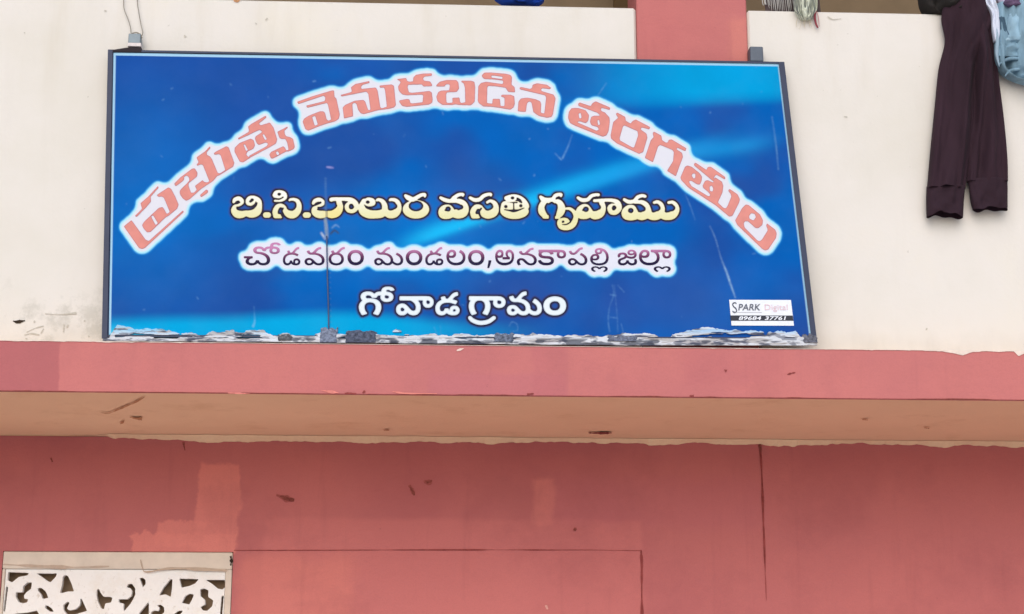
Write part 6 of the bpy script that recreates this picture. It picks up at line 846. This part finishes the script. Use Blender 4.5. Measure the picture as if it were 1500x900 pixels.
# torn skirt of vinyl and mortar along the bottom edge
tx0, tx1, ty0, ty1, tk = 150, 1198, 474, 507, 2
tx, ty = np.meshgrid(np.arange(tx0, tx1, 1 / tk), np.arange(ty0, ty1, 1 / tk))
topl = np.interp(tx, [150, 160, 172, 185, 230, 245, 300, 312, 380, 400, 470, 505, 555, 570, 625, 640, 720, 800, 850, 900, 935, 950, 990, 1020, 1060, 1110, 1165, 1172, 1200],
                 [497, 495, 474.5, 478, 477, 484, 488, 483, 481, 487, 486, 486, 483, 482, 484, 489, 488, 486, 489, 489, 487, 488, 489, 479, 480, 484, 483, 491, 492])
topl = topl + 2.5 + (fbm(tx / 11, tx * 0 + 4, 4) - .5) * 9
gap = fbm(tx / 34 + 9, ty / 3.0, 4)
Ft = np.clip((ty - topl) / 1.5, -1, 1) * .5 + .5
hole = sstep(.52, .64, gap) * sstep(499, 494, ty) * sstep(484, 488, ty) * sstep(160, 175, tx)
Ft = np.clip(Ft - hole * .9, 0, 1); botl = np.interp(tx, [150, 480, 1000, 1198], [499.5, 502, 507, 509]) ; Ft = np.where(ty > botl, 0, Ft)
Ft[0] = 0; Ft[-1] = 0; Ft[:, 0] = 0; Ft[:, -1] = 0
_, Fc, xy = marching(blur(Ft, 1), .5)
x = tx0 + xy[:, 0] / tk; y = ty0 + xy[:, 1] / tk
n1 = fbm(x / 30, y / 3.6 + 50, 4); n2 = fbm(x / 14 + 20, y / 3.0, 4); n3 = fbm(x / 60, y / 9 + 80, 3)
tc = np.broadcast_to(lin((226, 230, 238)), (len(x), 3)).copy()
def tmix(col, w):
    global tc
    tc = tc + (lin(col) - tc) * w[:, None]
tmix((160, 204, 242), sstep(.42, .58, n3) * sstep(494, 484, y) * .8)
tmix((150, 214, 244), sstep(492, 481, y) * sstep(640, 520, x) * .75)
tmix((190, 186, 186), sstep(.50, .62, n1) * .9)
tmix((140, 144, 158), sstep(.56, .66, n2) * .85)
tmix((84, 88, 108), sstep(.58, .68, .6 * n1 + .4 * n2) * .9)
tmix((70, 70, 76), sstep(499, 505, y + (n2 - .5) * 9 - (x - 480) * .008) * .55)
tmix((60, 66, 84), sstep(.56, .64, fbm(x / 24 + 70, y / 8, 3)) * sstep(492, 497, y - (x - 480) * .006) * .8)
bump = (fbm(x / 20, y / 5, 4) - .3) * .010
V = on_sign(x, y, .010); V[:, 1] -= np.clip(bump, 0, 1)
plate(obj, 'torn_vinyl', V, Fc, (0, .006, 0), M_TORN, sign, tc * INKK)
def lump(name, x0, x1, y0, y1, rgb, dep, parent, seed):
    """an irregular broken block standing on the ledge"""
    nx, ny = 22, 12; V = []; F = []
    uu, vv = np.meshgrid(np.linspace(0, 1, nx), np.linspace(0, 1, ny))
    xx_ = x0 + uu * (x1 - x0) + (fbm(vv * 5 + seed, uu * 0 + seed, 3) - .5) * 5; yy_ = y0 + vv * (y1 - y0) + (fbm(uu * 7 + seed, uu * 0, 3) - .5) * 6 * (1 - vv)
    rim = np.minimum(np.minimum(uu, 1 - uu) * 8, np.minimum(vv * 5, 1)); rim = np.clip(rim, 0, 1)
    o_ = .012 + dep * np.sqrt(rim) * (.7 + .6 * fbm(uu * 9 + seed, vv * 6, 3))
    P = on_sign(xx_, yy_, 0); P[..., 1] -= o_
    idx = np.arange(nx * ny).reshape(ny, nx); F = np.stack([idx[:-1, :-1], idx[1:, :-1], idx[1:, 1:], idx[:-1, 1:]], -1).reshape(-1, 4).tolist()
    plate(obj, name, P.reshape(-1, 3), F, (0, dep + .006, 0), plain(name + '_surface', rgb, .95, .1, 0, .55, 70), parent)
lump('mortar_lump', 506, 551, 486, 503, (84, 90, 108), .006, sign, 1)
lump('mortar_lump', 469, 494, 482, 503, (120, 128, 148), .006, sign, 2)
lump('mortar_lump', 724, 752, 490, 502, (104, 112, 130), .007, sign, 3)
lump('mortar_lump', 408, 428, 492, 500, (96, 98, 104), .006, sign, 4)
lump('mortar_lump', 890, 932, 493, 501, (108, 114, 132), .006, sign, 6)
lump('mortar_lump', 1176, 1196, 491, 503, (104, 106, 118), .006, sign, 5)
# earthing wire in front of the print
C_ = spline(np.array([(478.5, 346, 1), (479.5, 400, 1), (481, 450, 1), (481.5, 484, 1)], float), 6)
v, f = tube(on_sign(C_[:, 0], C_[:, 1], .012), .0034); obj('wire', v, f, plain('dark_wire', (70, 84, 120), .5), sign, True)
# fixing lugs and tie wire at the top corners
M_LUG = plain('grey_lug', (126, 138, 146), .5, .4, .3, .08, 40); M_LUGD = plain('dark_lug', (84, 92, 104), .45, .4, .2, .08, 40)
def lug(name, x0, x1, y0, y1, mat, d0, d1, bev):
    P = on_sign(np.array([x0, x1, x1, x0]), np.array([y0, y0, y1, y1]), 0)
    bm = bmesh.new(); box(bm, P[:, 0].min(), P[:, 0].max(), P[:, 1].mean() - d0, P[:, 1].mean() + d1, P[:, 2].min(), P[:, 2].max(), bev, 3); return from_bm(name, bm, mat, sign)
lug('lug', 189, 206, 51, 64.5, M_LUG, .012, .03, .006)
lug('lug_collar', 188, 207, 65, 69.5, plain('white_collar', (226, 216, 214), .7), .016, .03, .002)
lug('lug', 1098.5, 1117, 70, 91, M_LUGD, .012, .05, .009)
P = on_sign(np.array([160, 190, 207, 207, 160]), np.array([74, 69.3, 69.8, 76.4, 76]), .012)
obj('corner_flap', np.concatenate([P, P + np.array([0, .03, 0])]), [[0, 4, 3, 2, 1], [5, 6, 7, 8, 9]] + [[k, (k + 1) % 5, (k + 1) % 5 + 5, k + 5] for k in range(5)], plain('black_flap', (38, 26, 32), .7), sign)
M_TW = plain('tie_wire_steel', (150, 142, 130), .5, .4, .4)
for path in ([(180, -60), (181, 0), (182, 14), (187, 27), (191, 40), (192, 50)], [(198, -60), (201, 0), (203, 16), (206, 34), (209, 48), (206, 56)]):
    C_ = spline(np.array([(a, b, 1) for a, b in path], float), 8); P = on_y(C_[:, 0], C_[:, 1], Y_PARAPET - .018)
    v, f = tube(P, .0024); obj('tie_wire', v, f, M_TW, sign, True)
C_ = spline(np.array([(190, 54, 1), (193, 49.5, 1), (200, 48, 1), (206, 51, 1), (208, 56, 1)], float), 8); v, f = tube(on_sign(C_[:, 0], C_[:, 1], .0), .003); obj('tie_wire', v, f, M_TW, sign, True)
# ------------------------------------------------------------------ washing hung over the parapet
def cloth(name, rgb, var=.25, rough=.9, scale=14):
    t = NT(name); nz = t.noise(scale, 4, .6, (1, 1, .35)); wv = t.noise(300, 2); c = np.array(c3(*rgb))
    m = t.done(t.ramp(nz, [(.3, tuple(c * (1 - var))), (.7, tuple(np.minimum(c * (1 + var), 1)))]), rough, wv, .2, .002, .15)
    t.b.inputs['Sheen Weight'].default_value = .02; return m
def loft(name, rows, th, mat, parent, yc=Y_PARAPET - .03, folds=3, famp=.25, seed=0, n=64, m=60, open_end=True, hem=0.0, lab=None, sq=.8):
    """a hanging tube of cloth: rows are (py, x_left, x_right) sight lines on the plane in front of the wall"""
    Rw = spline(np.array(rows, float), max(4, m // (len(rows) - 1))); V = []; k = len(Rw); F = []
    for i, (yy_, a, b) in enumerate(Rw):
        A = on_y(a, yy_, yc); B = on_y(b, yy_, yc); c = (A + B) / 2; hw = (B[0] - A[0]) / 2; s = i / (k - 1.0)
        for q in range(n):
            t = 2 * math.pi * q / n; ca, sa = math.cos(t), math.sin(t)
            ex = math.copysign(abs(ca) ** sq, ca); ey = math.copysign(abs(sa) ** sq, sa)
            fold = (float(fbm(ex * folds + seed + s * .8, s * 2.2 + seed, 3)) - .5) * 2 * famp
            d = th * ey * (1 + (fold if ey < 0 else 0) * 2.2)
            drop = hem * (math.sin(ex * 3.1 + seed) * .6 + math.sin(ex * 7 + seed * 2) * .4) * (1 if i == k - 1 else s ** 8)
            V.append((c[0] + hw * ex, c[1] + d, c[2] + drop))
    for i in range(k - 1):
        for q in range(n): F.append([i * n + q, (i + 1) * n + q, (i + 1) * n + (q + 1) % n, i * n + (q + 1) % n])
    F.append(list(range(n)))
    if not open_end: F.append([(k - 1) * n + q for q in range(n)][::-1])
    return obj(name, V, F, mat, parent, True, label=lab)
M_MAROON = cloth('maroon_black_cloth', (51, 34, 43), .22, .85, 6)
M_MAROON2 = cloth('maroon_cuff_cloth', (50, 34, 43), .12, .85, 9)
yt_ = Y_PARAPET - .045
tr = thing('trousers', 'dark maroon trousers hanging over the cream parapet with cuffed legs', 'trousers', on_y(1416, 25, yt_))
loft('trouser_leg', [(-4, 1385, 1452), (28, 1379, 1456), (62, 1384, 1440), (102, 1375, 1428), (160, 1369, 1424), (220, 1363, 1420), (277, 1358, 1414)], .034, M_MAROON, tr, yt_, 2.2, .8, 1.3)
loft('trouser_leg', [(-4, 1395, 1450), (28, 1408, 1453), (70, 1420, 1457), (120, 1421, 1463), (180, 1421, 1470), (230, 1419, 1474), (267, 1416, 1475)], .032, M_MAROON, tr, yt_ - .006, 2.2, .8, 5.1)
loft('cuff', [(274, 1357.5, 1413.5), (290, 1357, 1412), (305, 1357, 1411), (316, 1357.5, 1410)], .036, M_MAROON2, tr, yt_, 3, .3, 2.2, m=16, hem=.012)
loft('cuff', [(263.5, 1418, 1475.5), (280, 1420, 1475.5), (296, 1422, 1475.5), (307, 1425, 1475.5)], .034, M_MAROON2, tr, yt_ - .006, 3, .3, 7.4, m=16, hem=.010)
M_BLACK = cloth('black_cloth', (44, 41, 40), .3, .8, 8)
bk = loft('black_garment', [(-70, 1350, 1440), (-30, 1344, 1446), (0, 1346, 1446), (14, 1350, 1440), (22, 1360, 1420), (26, 1380, 1408)], .10, M_BLACK, None, Y_PARAPET + .03, 5, .35, 3.7, open_end=False)
tag(bk, 'black garment bundled on top of the parapet above the maroon trousers', 'garment')
M_DENIM = cloth('faded_denim', (126, 156, 174), .4, .9, 12)
dn = thing('jeans', 'faded blue denim jeans slung over the parapet at the right edge', 'jeans', on_y(1510, 25, yt_))
loft('denim_panel', [(8, 1454, 1580), (40, 1454, 1584), (70, 1455, 1586), (92, 1457, 1586), (104, 1461, 1584), (113, 1470, 1582), (120, 1484, 1580), (124, 1500, 1576)], .040, M_DENIM, dn, yt_ - .01, 7, 1.5, 2.9, open_end=False)
loft('denim_fold', [(22, 1478, 1540), (36, 1474, 1552), (52, 1470, 1560), (62, 1476, 1548)], .022, cloth('denim_fold', (138, 168, 186), .3), dn, yt_ - .05, 4, .6, 8.2, open_end=False, m=24)
loft('denim_fold', [(66, 1466, 1550), (74, 1460, 1560), (84, 1462, 1566)], .018, M_DENIM, dn, yt_ - .045, 4, .6, 4.4, open_end=False, m=20)
loft('waistband', [(26, 1463, 1471), (44, 1466, 1476), (58, 1471, 1483)], .010, cloth('dark_denim', (78, 104, 124), .25), dn, yt_ - .05, 3, .5, 6.2, open_end=False, m=20)
for path, w_, m_ in (([(1462, 96), (1474, 88), (1488, 86), (1506, 90)], .010, M_DENIM), ([(1466, 64), (1476, 58), (1490, 60), (1510, 56)], .011, cloth('pale_denim', (160, 190, 206), .2)), ([(1472, 112), (1480, 104), (1496, 102), (1512, 106)], .009, M_DENIM), ([(1459, 40), (1461, 60), (1460, 80), (1464, 98)], .010, cloth('grey_denim', (150, 172, 188), .2)), ([(1484, 30), (1494, 44), (1500, 62), (1512, 70)], .010, cloth('shadow_denim', (90, 118, 138), .2))):
    C_ = spline(np.array([(a, b, 1) for a, b in path], float), 8); P = on_y(C_[:, 0], C_[:, 1], yt_ - .052)
    v, f = tube(P, w_ * np.sin(np.linspace(.25, 2.9, len(P)))); obj('denim_fold', v, f, m_, dn, True)
M_LAV = cloth('lavender_cloth', (206, 198, 222), .15, .9, 10)
sh = thing('shirt', 'pale lavender shirt bundled over the jeans on the parapet at the top right', 'shirt', on_y(1480, 10, yt_))
loft('shirt_body', [(-60, 1452, 1560), (-20, 1456, 1566), (4, 1462, 1568), (16, 1470, 1560), (24, 1484, 1545)], .07, M_LAV, sh, Y_PARAPET - .03, 6, .5, 4.9, open_end=False)
loft('sleeve', [(-10, 1438, 1458), (4, 1441, 1459), (14, 1448, 1462), (24, 1452, 1463), (44, 1453, 1464), (62, 1456, 1462)], .022, cloth('white_blue_cloth', (214, 220, 236), .12), sh, yt_ - .035, 3, .4, 6.6, open_end=False)
loft('collar', [(1, 1472, 1530), (6, 1470, 1540), (11, 1478, 1530)], .03, cloth('purple_trim', (96, 78, 104), .2), sh, Y_PARAPET - .10, 3, .4, 1.1, open_end=False, m=12)
# blue cloth lying on the rail left of the pillar
bl = loft('blue_cloth', [(-60, 738, 786), (-20, 730, 794), (-2, 724, 797), (3, 728, 796), (7, 736, 790)], .05, cloth('royal_blue_cloth', (24, 62, 150), .4, .8, 10), None, Y_PARAPET + .05, 5, .5, 9.3, open_end=False)
tag(bl, 'royal blue cloth lying on the parapet rail left of the pink pillar', 'cloth')
# fringed towel hanging inside the rail and over it
YT = Y_PARAPET + .03
tw = thing('towel', 'pale striped towel with grey fringe hanging over the rail right of the pink pillar', 'towel', on_y(1160, 20, YT))
M_TOW = cloth('pale_towel', (206, 210, 192), .15, .95, 20); M_FRI = cloth('grey_fringe', (176, 172, 168), .25, .95, 40); M_FRD = cloth('dark_towel_back', (88, 76, 76), .25, .95, 20)
xs_, ys2 = np.meshgrid(np.linspace(1117, 1198, 46), np.linspace(-60, 20.5, 26))
P = on_y(xs_ + (ys2 + 20) * .12, ys2 + (xs_ - 1117) * .03, YT + .02); P[..., 1] += (fbm(xs_ / 7, ys2 / 40, 3) - .5) * .03
idx = np.arange(46 * 26).reshape(26, 46); FQ2 = np.stack([idx[:-1, :-1], idx[1:, :-1], idx[1:, 1:], idx[:-1, 1:]], -1).reshape(-1, 4).tolist()
plate(obj, 'towel_cloth', P.reshape(-1, 3), FQ2, (0, .004, 0), M_FRD, tw)
rs = np.random.RandomState(3); FV = []; FF = []
for k in range(26):
    x = 1116 + k * 2.6 + rs.uniform(-.8, .8); w = rs.uniform(.9, 1.7); y1 = 17 + (x - 1116) * .05 + rs.uniform(-5, 4) - (6 if k < 5 else 0)
    C_ = spline(np.array([(x - 5, -60, w), (x - 1, -20, w), (x + 1.0, 4, w), (x + 2.5 + rs.uniform(-1, 2), y1, .5)], float), 6)
    v, f = tube(on_y(C_[:, 0], C_[:, 1], YT - .004), C_[:, 2] * .0017, 6); o_ = len(FV); FV += v; FF += [[q + o_ for q in g_] for g_ in f]
obj('fringe', FV, FF, M_FRI, tw, True)
loft('towel_corner', [(-60, 1162, 1196), (-10, 1163, 1197), (8, 1164, 1197), (17, 1164, 1196), (24, 1168, 1192), (30, 1173, 1186)], .022, M_TOW, tw, Y_PARAPET - .012, 7, .8, 2.1, open_end=False)
FV = []; FF = []
for k in range(15):
    x = 1164 + k * 2.2; C_ = spline(np.array([(x + rs.uniform(-3, 3), -14, 1.0), (x - 1, 4, 1.2), (x + rs.uniform(-2, 1), 15, 1.2), (1170 + k * 1.4, 22 + rs.uniform(0, 8), .6)], float), 6)
    v, f = tube(on_y(C_[:, 0], C_[:, 1], Y_PARAPET - .038), C_[:, 2] * .0016, 6); o_ = len(FV); FV += v; FF += [[q + o_ for q in g_] for g_ in f]
obj('stripe_threads', FV, FF, cloth('grey_threads', (120, 124, 118), .2), tw, True)
FV = []; FF = []
for k in range(6):
    x = 1168 + k * 4; C_ = spline(np.array([(x, 27, .8), (x + rs.uniform(-2, 2), 34, .8), (x + rs.uniform(-2, 3), 41 + rs.uniform(-3, 3), .3)], float), 6)
    v, f = tube(on_y(C_[:, 0], C_[:, 1], Y_PARAPET - .014), C_[:, 2] * .0016, 6); o_ = len(FV); FV += v; FF += [[q + o_ for q in g_] for g_ in f]
obj('loose_threads', FV, FF, cloth('cream_threads', (212, 200, 176), .1), tw, True)
C_ = spline(np.array([(1195, 16, 3), (1193.5, 24, 3.4), (1195, 34, 3), (1198, 41, 2.4)], float), 8); v, f = tube(on_y(C_[:, 0], C_[:, 1], Y_PARAPET - .02), C_[:, 2] * .0017, 8)
obj('red_edging', v, f, cloth('red_edging_cloth', (150, 74, 82), .25), tw, True)
C_ = spline(np.array([(1197, 18, 1.2), (1199, 28, 1.4), (1200, 39, 1)], float), 8); v, f = tube(on_y(C_[:, 0], C_[:, 1], Y_PARAPET - .022), C_[:, 2] * .0017, 8)
obj('red_edging', v, f, cloth('rose_edging_cloth', (196, 150, 152), .2), tw, True)
